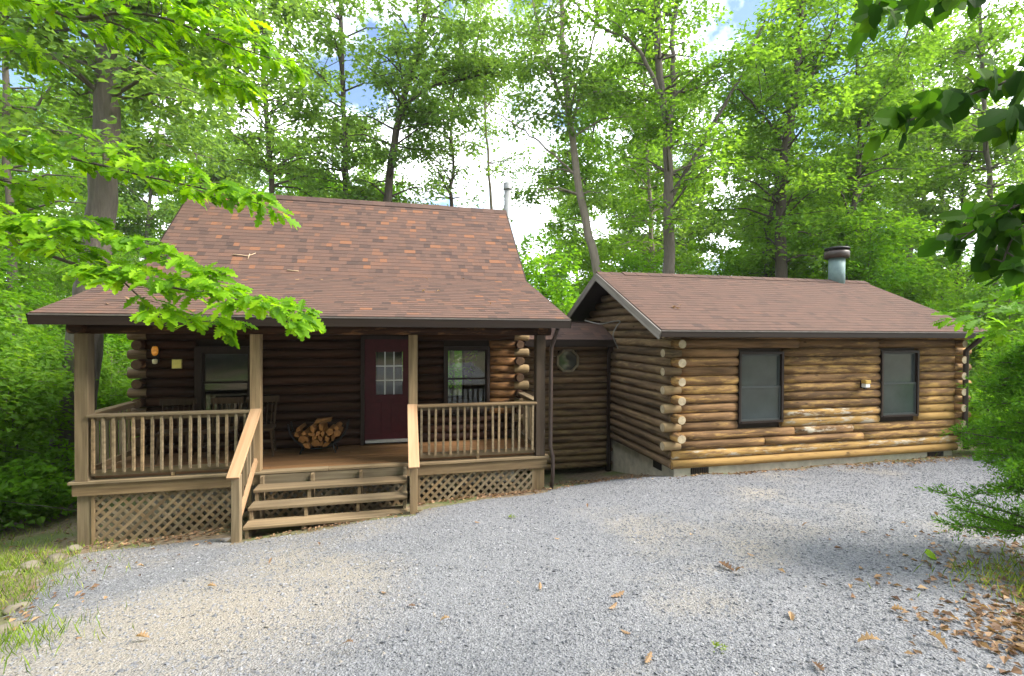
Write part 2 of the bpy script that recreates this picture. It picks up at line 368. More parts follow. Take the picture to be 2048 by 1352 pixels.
def GH(x, y):
    x = np.asarray(x, float); y = np.asarray(y, float)
    x_ = np.clip(x, -60, 60); y_ = np.clip(y, -60, 62)
    r2 = (x_[..., None] - CTRL[:, 0]) ** 2 + (y_[..., None] - CTRL[:, 1]) ** 2
    return _tps(r2) @ _wt[:_n] + _wt[_n] + _wt[_n + 1] * x_ + _wt[_n + 2] * y_
def gz(x, y): return float(GH(np.array([x]), np.array([y]))[0])
def on_ground(u, v):
    r = at(u, v, 1.0); t = 5.0
    for _ in range(60):
        t2 = gz(r[0] * t, r[1] * t) / r[2]
        t = 0.6 * t + 0.4 * max(0.5, min(60, t2))
    return r * t

def ground_mat():
    m, n, b = new_mat('forest_floor')
    v = coords(n, (1, 1, 1), False)
    a = noise(n, v, 0.8, 5); c = noise(n, v, 14, 6, 0.7); d = noise(n, v, 60, 4, 0.7)
    col = ramp(n, c, [(0.3, (0.07, 0.05, 0.032)), (0.5, (0.16, 0.12, 0.075)), (0.7, (0.27, 0.21, 0.14))])
    col = mix(n, ramp(n, a, [(0.45, (0, 0, 0)), (0.62, (1, 1, 1))]), col, ramp(n, d, [(0.3, (0.05, 0.075, 0.018)), (0.7, (0.13, 0.16, 0.04))]))
    n.links.new(col, b.inputs['Base Color']); b.inputs['Roughness'].default_value = 0.95
    bump(n, b, c, 0.6, 0.03)
    return m
def gravel_base_mat():
    m, n, b = new_mat('gravel_bed')
    v = coords(n, (1, 1, 1), False)
    vo = N(n, 'ShaderNodeTexVoronoi'); vo.inputs['Scale'].default_value = 75; n.links.new(v, vo.inputs['Vector'])
    c = noise(n, v, 70, 5, 0.7); a = noise(n, v, 0.55, 4)
    col = ramp(n, c, [(0.3, (0.102, 0.104, 0.114)), (0.5, (0.16, 0.163, 0.176)), (0.7, (0.215, 0.218, 0.234))])
    bw = N(n, 'ShaderNodeRGBToBW'); n.links.new(vo.outputs['Color'], bw.inputs[0]); col = mix(n, 0.5, col, bw.outputs[0], 'SOFT_LIGHT')
    col = mix(n, ramp(n, a, [(0.5, (0, 0, 0)), (0.7, (0.7, 0.7, 0.7))]), col, ramp(n, c, [(0.3, (0.17, 0.14, 0.10)), (0.7, (0.38, 0.33, 0.25))]))
    # trodden dirt patch at the lower left of the drive
    dm = N(n, 'ShaderNodeVectorMath', operation='DISTANCE'); dm.inputs[1].default_value = (-1.35, 3.85, -2.1); n.links.new(v, dm.inputs[0])
    dr = N(n, 'ShaderNodeMapRange'); dr.inputs['From Min'].default_value = 0.3; dr.inputs['From Max'].default_value = 1.6; dr.inputs['To Min'].default_value = .55; dr.inputs['To Max'].default_value = 0
    n.links.new(dm.outputs['Value'], dr.inputs['Value']); col = mix(n, dr.outputs[0], col, ramp(n, c, [(0.3, (0.24, 0.19, 0.13)), (0.7, (0.44, 0.37, 0.27))]))
    hs = N(n, 'ShaderNodeHueSaturation'); hs.inputs['Saturation'].default_value = 0.9; n.links.new(col, hs.inputs['Color'])
    n.links.new(hs.outputs[0], b.inputs['Base Color']); b.inputs['Roughness'].default_value = 0.9
    bump(n, b, vo.outputs['Distance'], 0.8, 0.015)
    return m
def grid_axis(lo, hi, a, b, fine, coarse):
    return np.unique(np.round(np.concatenate([np.arange(lo, a, coarse), np.arange(a, b, fine), np.arange(b, hi + coarse, coarse)]), 3))
gx = np.concatenate([[-900, -400, -200], grid_axis(-120, 120, -14, 16, 0.25, 4), [200, 400, 900]]); gy = np.concatenate([[-900, -400, -200], grid_axis(-100, 120, -6, 18, 0.25, 4), [200, 400, 900]])
XX, YY = np.meshgrid(gx, gy); ZZ = GH(XX, YY) + 0.012 * np.sin(XX * 5.1 + 2 * np.sin(YY * 3)) * np.sin(YY * 4.7) * (np.abs(XX) < 20)
V = np.stack([XX, YY, ZZ], -1).reshape(-1, 3)
nx_, ny_ = len(gx), len(gy)
ii = (np.arange(ny_ - 1)[:, None] * nx_ + np.arange(nx_ - 1)[None, :]).ravel()
ground = obj('ground', fast_mesh('ground', V, np.stack([ii, ii + 1, ii + 1 + nx_, ii + nx_], -1), smooth=True), ground_mat())
tag(ground, kind='structure')

# gravel drive outline (world x, y)
GP = np.array([(-3.95, 7.0), (-3.7, 6.6), (-3.75, 6.2), (-3.45, 5.6), (-3.2, 5.0), (-2.9, 4.4), (-2.6, 3.6), (-3.0, 2.4), (-3.5, 0.5), (-3.5, -4), (3.3, -4), (3.3, 0.5), (3.35, 1.7), (3.95, 2.35), (4.9, 2.8),
               (6.6, 3.2), (8.9, 3.6), (11.5, 3.9), (12.5, 6.0), (11.0, 6.95), (8.0, 7.02), (4.6, 7.0), (4.3, 7.35), (3.4, 7.75), (2.6, 7.55), (2.2, 7.2), (0.4, 6.85), (0.2, 6.5), (-2.05, 6.45), (-2.2, 6.9), (-3.2, 7.05)])
def inside(P, poly):
    x, y = P[:, 0], P[:, 1]; r = np.zeros(len(P), bool); j = len(poly) - 1
    for i in range(len(poly)):
        xi, yi = poly[i]; xj, yj = poly[j]
        c = ((yi > y) != (yj > y)) & (x < (xj - xi) * (y - yi) / (yj - yi + 1e-12) + xi); r ^= c; j = i
    return r
def edge_dist(P, poly):
    d = np.full(len(P), 1e9)
    for i in range(len(poly)):
        a = poly[i]; b = poly[(i + 1) % len(poly)]; ab = b - a
        t = np.clip(((P - a) @ ab) / (ab @ ab), 0, 1); d = np.minimum(d, np.linalg.norm(P - (a + t[:, None] * ab), axis=1))
    return d
g1x = np.arange(-4, 13, 0.1); g1y = np.arange(-4, 8, 0.1)
XX, YY = np.meshgrid(g1x, g1y); P2 = np.stack([XX.ravel(), YY.ravel()], -1)
ins = inside(P2, GP); dd = edge_dist(P2, GP)
lift = np.where(ins, np.minimum(0.022, 0.006 + dd * 0.06), -0.02)
lift += np.where(ins, 0.012 * np.sin(P2[:, 0] * 2.3 + 1.1 * np.sin(P2[:, 1] * 1.7)) * np.sin(P2[:, 1] * 2.9 + .5), 0) * np.clip(dd, 0, .5)
Zg = GH(P2[:, 0], P2[:, 1]) + 0.012 * np.sin(P2[:, 0] * 5.1 + 2 * np.sin(P2[:, 1] * 3)) * np.sin(P2[:, 1] * 4.7) + 0.012 + lift
mx, my = len(g1x), len(g1y); ii = (np.arange(my - 1)[:, None] * mx + np.arange(mx - 1)[None, :]).ravel()
keep = ins[ii] | ins[ii + 1] | ins[ii + mx] | ins[ii + mx + 1]; ii = ii[keep]
grav = obj('gravel_drive', fast_mesh('gravel_drive', np.column_stack([P2, Zg]), np.stack([ii, ii + 1, ii + 1 + mx, ii + mx], -1), smooth=True), gravel_base_mat())
tag(grav, kind='structure')
def surf(x, y):
    x = np.asarray(x, float); y = np.asarray(y, float)
    P = np.stack([x, y], -1); ins_ = inside(P, GP); d_ = edge_dist(P, GP)
    l = np.where(ins_, 0.012 + np.minimum(0.022, 0.006 + d_ * 0.06) + 0.012 * np.sin(x * 2.3 + 1.1 * np.sin(y * 1.7)) * np.sin(y * 2.9 + .5) * np.clip(d_, 0, .5), 0)
    return GH(x, y) + 0.012 * np.sin(x * 5.1 + 2 * np.sin(y * 3)) * np.sin(y * 4.7) + l

def stone_mat():
    m, n, b = new_mat('crushed_stone')
    col = ramp(n, attr_out(n, 'lv'), [(0.0, (0.078, 0.082, 0.093)), (0.35, (0.138, 0.142, 0.157)), (0.7, (0.185, 0.19, 0.207)), (0.92, (0.26, 0.263, 0.28)), (1.0, (0.225, 0.20, 0.168))])
    n.links.new(col, b.inputs['Base Color']); b.inputs['Roughness'].default_value = 0.85; b.inputs['Specular IOR Level'].default_value = 0.25
    return m
def gravel_stones(n=150000):
    rg = np.random.default_rng(3)
    # more stones where the drive lies nearer the house end that is in view
    x = rg.uniform(-4, 12, n * 4); y = 1.6 + (7.8 - 1.6) * rg.random(n * 4) ** 1.05
    P = np.stack([x, y], -1); k = inside(P, GP); P = P[k]
    d_ = edge_dist(P, GP); k = rg.random(len(P)) < np.clip(d_ / 0.5 + 0.15, 0, 1); P = P[k]
    # thin out on the dirt patch at lower left
    dirt = np.exp(-(((P[:, 0] + 1.4) / 1.0) ** 2 + ((P[:, 1] - 3.8) / .8) ** 2))
    P = P[rg.random(len(P)) > dirt * 0.4][:n]; n = len(P)
    s = rg.gamma(4, 0.0068 / 4, n).clip(0.0025, 0.019)
    oc = np.array([(1, 0, 0), (0, 1, 0), (-1, 0, 0), (0, -1, 0), (0, 0, 1), (0, 0, -1)], float)
    V = oc[None] * s[:, None, None] * rg.uniform(0.6, 1.35, (n, 6, 1)); V[:, :, 2] *= 0.55
    V += rg.normal(0, 0.18, (n, 6, 3)) * s[:, None, None]
    a = rg.uniform(0, 6.283, n); b = rg.uniform(-.6, .6, n)
    ca, sa, cb, sb = np.cos(a), np.sin(a), np.cos(b), np.sin(b)
    x_, y_, z_ = V[..., 0], V[..., 1], V[..., 2]
    y2 = y_ * cb[:, None] - z_ * sb[:, None]; z2 = y_ * sb[:, None] + z_ * cb[:, None]
    V = np.stack([x_ * ca[:, None] - y2 * sa[:, None], x_ * sa[:, None] + y2 * ca[:, None], z2], -1)
    V += np.column_stack([P, surf(P[:, 0], P[:, 1]) + s * 0.08])[:, None, :]
    fo = np.array([(0, 1, 4), (1, 2, 4), (2, 3, 4), (3, 0, 4), (1, 0, 5), (2, 1, 5), (3, 2, 5), (0, 3, 5)])
    Fa = (np.arange(n)[:, None, None] * 6 + fo[None]).reshape(-1, 3)
    o = obj('gravel_stones', fast_mesh('gravel_stones', V.reshape(-1, 3), Fa, attr=np.repeat(np.where(rg.random(n) < .4 * np.exp(-(((P[:, 0] + 1.3) / 1.1) ** 2 + ((P[:, 1] - 3.8) / .9) ** 2)) + .6 * np.exp(-((P[:, 1] - 7.0) / .35) ** 2) * (P[:, 0] < 0.3), .97 + .03 * rg.random(n), rg.beta(2.2, 2.2, n)), 6)), stone_mat())
    tag(o, 'grey crushed stone spread over the drive', 'gravel', kind='stuff')
gravel_stones()

# ---------------------------------------------------------------- log walls
CH = 0.155
def log_mesh(L, h=CH, depth=0.075, back=0.03, seed=0, prof=7):
    rg = np.random.default_rng(seed)
    ns = max(2, min(8, int(L / 0.45) + 1))
    th = np.linspace(-math.pi / 2, math.pi / 2, prof)
    ring = [(-math.cos(t) * depth, math.sin(t) * h * 0.492) for t in th]
    V = []
    for i in range(ns + 1):
        x = L * i / ns; k = 1 + rg.normal(0, 0.05); dz = rg.normal(0, 0.003)
        V.append((x, back, -h * 0.49))
        for (a, b) in ring: V.append((x, a * k, b + dz * math.cos(b / h * math.pi)))
        V.append((x, back, h * 0.49))
    m = prof + 2; Fc = []
    for i in range(ns):
        for j in range(m - 1):
            p = i * m + j; Fc.append((p, p + 1, p + 1 + m, p + m))
    nsm = len(Fc)
    Fc.append(tuple(range(m - 1, -1, -1))); Fc.append(tuple(ns * m + j for j in range(m)))
    me = pymesh('log', V, Fc)
    sm = np.ones(len(Fc), bool); sm[nsm:] = False
    me.polygons.foreach_set('use_smooth', sm)
    return me
_ls = [0]
def log(parent, p0, L, facing, mat, h=CH, depth=0.075, gold=0.0, white=0.0, name='log'):
    """p0 world start (the end from which it runs), facing 'front','left','right','back'"""
    _ls[0] += 1
    o = obj(name, log_mesh(L, h, depth, seed=_ls[0]), mat, parent, p0, (0, 0, {'front': 0, 'left': -math.pi / 2, 'right': math.pi / 2, 'back': math.pi}[facing]))
    o['gold'] = float(gold); o['white'] = float(white)
    return o
def log_end(parent, p, d, L, r, mat, cap, gold=0.0):
    """round protruding end from p along unit d"""
    sides = 12; rg = np.random.default_rng(int(abs(p[0] * 1000 + p[1] * 333 + p[2] * 7777)) % 100000)
    d = Vector(d); rot = d.to_track_quat('X', 'Z').to_euler()
    V = []; Fc = []
    k = 1 + rg.normal(0, .05); xs = [(-0.10, 1.0), (L * 0.5, 1.0 + rg.normal(0, .03)), (L - 0.012, 1.0), (L, 0.88)]
    for x, s in xs:
        for j in range(sides):
            a = j / sides * 2 * math.pi; V.append((x, math.cos(a) * r * s * k, math.sin(a) * r * s * 0.97))
    for i in range(len(xs) - 1):
        for j in range(sides): Fc.append((i * sides + j, i * sides + (j + 1) % sides, (i + 1) * sides + (j + 1) % sides, (i + 1) * sides + j))
    n0 = len(Fc); Fc.append(tuple((len(xs) - 1) * sides + j for j in range(sides)))
    me = pymesh('log_end', V, Fc); sm = np.ones(len(Fc), bool); sm[n0:] = False; me.polygons.foreach_set('use_smooth', sm)
    me.materials.append(mat); me.materials.append(cap)
    me.polygons[n0].material_index = 1
    o = obj('log_end', me, None, parent, p, rot); o['gold'] = gold; o['white'] = 0.0
    return o
def spans(a, b, z, openings, h=CH):
    segs = [(a, b)]
    for (x0, x1, z0, z1) in openings:
        if z1 > z - h * 0.45 and z0 < z + h * 0.45:
            out = []
            for s, e in segs:
                if x1 <= s or x0 >= e: out.append((s, e)); continue
                if x0 > s + 0.02: out.append((s, x0))
                if x1 < e - 0.02: out.append((x1, e))
            segs = out
    return segs

# ---------------------------------------------------------------- roofs
SHW = [0.10, 0.14, 0.18, 0.23]
EXPO = 0.120
def tab_vf(w, ln=0.145, t=0.006, lift=0.007):
    g = 0.0004
    return np.array([(g, 0, lift - t), (w - g, 0, lift - t), (w - g, ln, 0.001), (g, ln, 0.001), (g, 0, lift + .002), (w - g, 0, lift + .002), (w - g, ln, 0.004), (g, ln, 0.004)])
TABF = np.array(BOXF)
_tabs = {}
def tab_me(wi, tint):
    k = (wi, round(tint * 11))
    if k not in _tabs:
        me = fast_mesh('shingle', tab_vf(SHW[wi]), TABF, attr=np.full(8, round(tint * 11) / 11)); me.materials.append(MT['shingle']); _tabs[k] = me
    return _tabs[k]
def shingle_slope(roof, x0, x1, ye, ze, yr, zr, n_single, seed, bias=0.0, contrast=1.0, focus_x=0.0, exact=True):
    """courses from eave line (ye, ze) to (yr, zr); the n_single tabs nearest the eave and focus_x become parts"""
    rg = np.random.default_rng(seed)
    dy, dz = yr - ye, zr - ze; L = math.hypot(dy, dz); ang = math.atan2(dz, dy)
    if dy < 0: ang = math.atan2(dz, -dy)
    nc = int(round(L / EXPO)); ex = L / nc
    tabs = []
    for c in range(nc):
        x = x0 - rg.uniform(0, 0.1) ; prev = None
        while x < x1:
            wi = int(rg.choice(4, p=[.2, .3, .3, .2])); w = SHW[wi]
            t = float(np.clip(0.45 + bias + contrast * rg.normal(0, 0.26), 0, 1))
            xa = max(x, x0)
            tabs.append((c, x, wi, t, 0.0)); x += w
    sgn = 1 if dy > 0 else -1
    up = np.array([0, dy / L, dz / L]); nrm = np.array([0, -dz / L * sgn, abs(dy) / L])
    def org(c, x, lf): return np.array([x, ye, ze]) + up * (c * ex) + nrm * (0.008 + lf)
    key = [(c * 0.35 + abs(x - focus_x) * 0.25) for (c, x, wi, t, lf) in tabs]
    full = [i for i, (c, x, wi, t, lf) in enumerate(tabs) if x >= x0 and x + SHW[wi] <= x1]
    single = set(sorted(full, key=lambda i: key[i])[:n_single])
    V = []; lv = []
    for i, (c, x, wi, t, lf) in enumerate(tabs):
        o = org(c, x, lf)
        if i in single:
            ob = obj('shingle', tab_me(wi, t), None, roof, o, (ang, 0, 0)); continue
        v = tab_vf(SHW[wi]).copy()
        v[:, 0] = np.clip(v[:, 0] + x, x0, x1) - x
        if v[1, 0] - v[0, 0] < 0.005: continue
        if sgn > 0: V.append(np.outer(v[:, 0], (1, 0, 0)) + np.outer(v[:, 1], up) + np.outer(v[:, 2], nrm) + o)
        else: V.append(np.outer(v[:, 0], (1, 0, 0)) + np.outer(v[:, 1], up) + np.outer(v[:, 2], nrm) + o)
        lv.append(np.full(8, t))
    n = len(V); V = np.concatenate(V) - np.array(wloc(roof))
    Fq = TABF if sgn > 0 else TABF[:, ::-1]
    Fa = (np.arange(n)[:, None, None] * 8 + Fq[None]).reshape(-1, 4)
    o = obj('shingle_field', fast_mesh('shingle_field', V, Fa, attr=np.concatenate(lv)), MT['shingle'], roof, wloc(roof)); o['kind'] = 'stuff'
def prism(name, poly_yz, x0, x1, mat, parent):
    """extrude a y-z polygon along x (world coords)"""
    n = len(poly_yz); c = np.array([(x0 + x1) / 2, np.mean([p[0] for p in poly_yz]), np.mean([p[1] for p in poly_yz])])
    V = [(x0, y, z) for y, z in poly_yz] + [(x1, y, z) for y, z in poly_yz]
    Fc = [tuple(range(n))[::-1], tuple(range(n, 2 * n))] + [(i, (i + 1) % n, n + (i + 1) % n, n + i) for i in range(n)]
    return obj(name, pymesh(name, [tuple(np.array(v) - c) for v in V], Fc), mat, parent, c)

def window(parent, x0, x1, z0, z1, y, mat_frame, pane, sash, fw=0.07, name='window', lab=None, pr=.11):
    """double-hung window in a wall facing -y; outer size given"""
    c = ((x0 + x1) / 2, y, z0)
    fr = obj(name, boxes_mesh(name, [(x0, x0 + fw, y - pr, y + .06, z0, z1), (x1 - fw, x1, y - pr, y + .06, z0, z1), (x0 + fw, x1 - fw, y - pr, y + .06, z1 - fw, z1), (x0 + fw, x1 - fw, y - pr - .012, y + .06, z0, z0 + fw * .8)], c), mat_frame, parent, c)
    if lab: fr['label'] = lab
    zm = (z0 + z1) / 2; a, b = x0 + fw, x1 - fw; s = 0.03
    for zl, zh, yy in ((z0 + fw * .8, zm + .015, y - .05), (zm - .015, z1 - fw, y - .025)):
        cc = ((a + b) / 2, yy, zl)
        obj('sash', boxes_mesh('sash', [(a, a + s, yy, yy + .022, zl, zh), (b - s, b, yy, yy + .022, zl, zh), (a + s, b - s, yy, yy + .022, zl, zl + s), (a + s, b - s, yy, yy + .022, zh - s, zh)], cc), sash, fr, cc)
        box('pane', a + s * .7, b - s * .7, yy + .009, yy + .013, zl + s * .7, zh - s * .7, pane, fr)
    return fr

# ================================================================ main cabin
HX0, HX1, HY0, HY1, HZ0 = -4.06, 2.23, 8.94, 14.6, -2.0
YE, ZE, YB, ZB, YR, ZR = 7.15, 0.215, 9.886, 1.10, 11.96, 3.09
XL, XR = -4.45, 2.607
cabin = thing('log_cabin', (-0.9, 11.0, -2.9), 'dark brown log cabin with deep front porch and long reddish shingle roof', 'cabin')
def roof_front_z(y):
    return ZE + (y - YE) * (ZB - ZE) / (YB - YE) if y < YB else ZB + (y - YB) * (ZR - ZB) / (YR - YB)
HT = 0.06
roof = prism('roof', [(YE, ZE - HT), (YE, ZE), (YB, ZB), (YR, ZR), (15.05, 0.10), (15.05, 0.10 - HT), (YR, ZR - HT * 1.45), (YB, ZB - HT * 1.2)], XL, XR, MT['trim'], cabin)
shingle_slope(roof, XL + .002, XR - .002, YE - .015, ZE, YB, ZB, 230, 11, bias=0.0, contrast=0.8, focus_x=0.5)
shingle_slope(roof, XL + .002, XR - .002, YB - .01, ZB, YR, ZR, 70, 12, bias=0.05, contrast=1.05, focus_x=-0.5)
shingle_slope(roof, XL + .002, XR - .002, 15.06, 0.10, YR, ZR, 0, 13)
rs_u, rs_l = (ZR - ZB) / (YR - YB), 0.0
for i in range(24):   # ridge caps
    xa = XL + i * (XR - XL) / 24; w = (XR - XL) / 24 + 0.03
    zc = ZR + 0.022 + (0.012 if i < 19 else 0.0)
    v = [(0, -.13, -.11), (w, -.13, -.115), (w, 0, .012), (0, 0, .018), (0, .13, -.11), (w, .13, -.115), (0, -.13, -.122), (w, -.13, -.127), (0, .13, -.122), (w, .13, -.127)]
    fc = [(0, 1, 2, 3), (3, 2, 5, 4), (6, 7, 1, 0), (4, 5, 9, 8), (0, 3, 4, 8, 6), (1, 7, 9, 5, 2)]
    me = fast_mesh('ridge_cap', np.array(v), [np.array([f]) for f in fc], attr=np.full(10, random.uniform(.05, .45))); me.materials.append(MT['shingle'])
    obj('ridge_cap', me, None, roof, (xa, YR, zc))
box('fascia', XL, XR, YE - .028, YE - .002, ZE - 0.135, ZE - 0.004, MT['trim'], roof)
box('drip_edge', XL, XR, YE - .034, YE - .004, ZE - 0.016, ZE + 0.004, MT['drip'], roof)
for xs in (XL, XR):   # rake boards
    x_ = xs - 0.015 if xs < 0 else xs + 0.015
    beam('rake_board', (x_, YE, ZE - .07), (x_, YB, ZB - .07), 0.025, 0.14, MT['trim'], roof)
    beam('rake_board', (x_, YB, ZB - .09), (x_, YR, ZR - .09), 0.025, 0.15, MT['trim'], roof)
    beam('rake_board', (x_, YR, ZR - .09), (x_, 15.05, .02), 0.025, 0.15, MT['trim'], roof)
# porch ceiling boards and rafters
box('porch_ceiling', HX0 - .15, HX1 + .12, 7.7, HY0, 0.150, 0.17, MT['trim'], cabin)
fl = box('floor', HX0 + .03, HX1 - .03, HY0 + .05, HY1 - .05, -2.1, -2.01, MT['inside'], cabin)
box('foundation', HX0 + .12, HX1 - .05, HY0 + .1, HY1 - .1, -4.0, -2.12, MT['concrete'], cabin)

# front wall
WINL = (-3.26, -2.36, -1.45, -0.24); WINR = (0.80, 1.65, -1.45, -0.25); DOOR = (-0.66, 0.32, -2.0, -0.06)
ops = [WINL, WINR, DOOR]
def backing(name, x0, x1, z0, z1, y0, y1, openings, mat):
    xs = sorted({x0, x1, *[o[0] for o in openings], *[o[1] for o in openings]}); zs = sorted({z0, z1, *[min(max(o[2], z0), z1) for o in openings], *[min(max(o[3], z0), z1) for o in openings]})
    L = []
    for i in range(len(xs) - 1):
        for j in range(len(zs) - 1):
            mx_, mz_ = (xs[i] + xs[i + 1]) / 2, (zs[j] + zs[j + 1]) / 2
            if any(o[0] < mx_ < o[1] and o[2] < mz_ < o[3] for o in openings): continue
            L.append((xs[i], xs[i + 1], y0, y1, zs[j], zs[j + 1]))
    c = ((x0 + x1) / 2, (y0 + y1) / 2, z0)
    return obj(name, boxes_mesh(name, L, c), mat, cabin, c)
wall_f = backing('front_wall', HX0 + .01, HX1 - .01, -2.05, 0.60, HY0 + .03, HY0 + .10, ops, MT['back'])
for k in range(16):
    z = HZ0 + CH * (k + .5)
    for a, b in spans(HX0, HX1, z, ops):
        if b - a > 2.6:
            mcut = a + (b - a) * random.uniform(.35, .65); segs = [(a, mcut), (mcut, b)]
        else: segs = [(a, b)]
        for s, e in segs:
            g = 0.36 if (e > 2.2 and s > 1.5) else random.choice([-.6, -.5, -.4, -.25])  # sunlight on the right-end logs is put into their colour; others darkened
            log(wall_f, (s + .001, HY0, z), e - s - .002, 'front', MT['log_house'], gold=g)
    # corner ends: even courses run on past the corner, odd courses are the side walls'
    if k % 2 == 0:
        log_end(wall_f, (HX1, HY0 - .005, z), (1, 0, 0), 0.19, .083, MT['log_gable'], MT['log_cap'], 0.62)
        log_end(wall_f, (HX0, HY0 - .005, z), (-1, 0, 0), 0.17, .083, MT['log_gable'], MT['log_cap'], -.2)
    else:
        log_end(wall_f, (HX1 - .015, HY0 - .03, z), (0, -1, 0), 0.16, .083, MT['log_house'], MT['log_cap_dark'])
        log_end(wall_f, (HX0 + .015, HY0 - .03, z), (0, -1, 0), 0.16, .083, MT['log_house'], MT['log_cap_dark'])
# side and back walls
def side_wall(x, facing, nm):
    w = prism(nm, [(HY0 + .10, -2.05), (HY0 + .10, 0.62), (YB, ZB - .12), (YR, ZR - .14), (HY1 - .03, 0.38), (HY1 - .03, -2.05)], x + (.02 if facing == 'left' else -.09), x + (.09 if facing == 'left' else -.02), MT['back'], cabin)
    k = 0
    while True:
        z = HZ0 + CH * (k + .5); top = z + CH * .6
        y0 = HY0 if top < .70 else (YE + (top - ZE + .1) * (YB - YE) / (ZB - ZE) if top < ZB - .1 else YB + (top + .12 - ZB) * (YR - YB) / (ZR - ZB))
        y1 = min(HY1, YR + (ZR - .12 - top) * (15.05 - YR) / (ZR - .10))
        if y1 - y0 < .3: break
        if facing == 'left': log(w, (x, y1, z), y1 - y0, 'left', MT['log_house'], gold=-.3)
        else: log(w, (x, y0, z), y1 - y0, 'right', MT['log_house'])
        k += 1
side_wall(HX0, 'left', 'left_wall'); side_wall(HX1, 'right', 'right_wall')
BOPS = [(1.25, 1.92, -1.95, 0.0), (-1.15, -0.60, -1.35, -.45), (0.03, .55, -1.5, -.5)]
wall_b = backing('back_wall', HX0 + .01, HX1 - .01, -2.05, 0.40, HY1 - .10, HY1 - .03, BOPS, MT['inside'])
for k in range(15):
    z = HZ0 + CH * (k + .5)
    for a, b in spans(HX0, HX1, z, BOPS): log(wall_b, (b, HY1, z), b - a, 'back', MT['log_house'])
for o_ in BOPS:
    w = obj('window', boxes_mesh('window', [(o_[0], o_[0] + .05, HY1 - .1, HY1 + .09, o_[2], o_[3]), (o_[1] - .05, o_[1], HY1 - .1, HY1 + .09, o_[2], o_[3]), (o_[0] + .05, o_[1] - .05, HY1 - .1, HY1 + .09, o_[2], o_[2] + .05), (o_[0] + .05, o_[1] - .05, HY1 - .1, HY1 + .09, o_[3] - .05, o_[3])], ((o_[0] + o_[1]) / 2, HY1, o_[2])), MT['trim'], cabin, ((o_[0] + o_[1]) / 2, HY1, o_[2]))
    box('pane', o_[0] + .045, o_[1] - .045, HY1 - .004, HY1 + .002, o_[2] + .045, o_[3] - .045, MT['glass'], w)
# windows and door in the porch
window(cabin, *WINL, HY0, MT['trim_z'], MT['glass'], MT['trim'], fw=0.10)
window(cabin, *WINR, HY0, MT['trim_z'], MT['glass'], MT['trim'], fw=0.05)
def build_door():
    x0, x1, z0, z1 = DOOR; gx0, gx1, gz0, gz1 = -0.405, 0.065, -1.115, -0.345; y = HY0
    c = ((x0 + x1) / 2, y, z0)
    d = obj('door', boxes_mesh('door', [(x0 + .06, gx0, y - .03, y + .015, z0 + .06, z1 - .06), (gx1, x1 - .06, y - .03, y + .015, z0 + .06, z1 - .06), (gx0, gx1, y - .03, y + .015, z0 + .06, gz0), (gx0, gx1, y - .03, y + .015, gz1, z1 - .06)], c), MT['door'], cabin, c)
    d['label'] = 'dark oxblood red entrance door with a nine-pane light'
    obj('door_frame', boxes_mesh('door_frame', [(x0, x0 + .06, y - .10, y + .06, z0 + .005, z1), (x1 - .06, x1, y - .10, y + .06, z0 + .005, z1), (x0 + .06, x1 - .06, y - .10, y + .06, z1 - .06, z1)], c), MT['trim_z'], d, c)
    box('threshold', x0 + .08, x1 - .08, y - .10, y + .02, z0 + .04, z0 + .085, plain('worn_aluminium', (.36, .35, .33), .6), d)
    for px in (-.28, .18):   # raised lower panels
        box('door_panel', -.17 + px - .14, -.17 + px + .14, y - .037, y - .028, z0 + .2, z0 + .75, MT['door'], d, bevel=.006)
    w3 = (gx1 - gx0) / 3; h3 = (gz1 - gz0) / 3
    for i in range(3):
        for j in range(3):
            box('pane', gx0 + i * w3 + .008, gx0 + (i + 1) * w3 - .008, y - .010, y - .006, gz0 + j * h3 + .008, gz0 + (j + 1) * h3 - .008, MT['glass'], d)
    for i in (1, 2): box('muntin', gx0 + i * w3 - .008, gx0 + i * w3 + .008, y - .024, y, gz0, gz1, MT['white'], d)
    for j in (1, 2): box('muntin', gx0, gx1, y - .022, y - .002, gz0 + j * h3 - .008, gz0 + j * h3 + .008, MT['white'], d)
    tube('door_knob', [(0.19, y - .03, -1.12), (0.19, y - .06, -1.12), (0.19, y - .075, -1.12), (0.19, y - .10, -1.12)], [.012, .012, .028, .02], MT['metal'], d)
build_door()

# deck
YD = 7.483
deck = obj('porch_deck', boxes_mesh('porch_deck', [(-4.22, 2.36, YD + .03, YD + .07, -2.196, -2.042), (-4.22, -4.18, YD + .072, HY0 + .02, -2.196, -2.042), (2.32, 2.36, YD + .072, HY0 + .02, -2.196, -2.042), (-2.0, -1.96, YD + .072, HY0, -2.19, -2.045), (.2, .24, YD + .072, HY0, -2.19, -2.045)], (-.9, YD, -2.2)), MT['tan_x'], cabin, (-.9, YD, -2.2))
yb = YD
for i in range(11):
    w = .138; y2 = min(yb + w, HY0 + .02)
    if i == 0:
        for (a, b) in ((-4.255, -1.02), (-1.016, 2.392)): box('plank', a, b, yb, y2, -2.038, -2.0, MT['tan_x'], deck, bevel=.006)
    else:
        cut = random.uniform(-3, 1)
        for (a, b) in ((-4.24, cut - .002), (cut + .002, 2.38)): box('plank', a, b, yb, y2, -2.036, -2.001 - random.uniform(0, .002), MT['floor_x'], deck, bevel=.004)
    yb += w + .006
    if yb > HY0: break
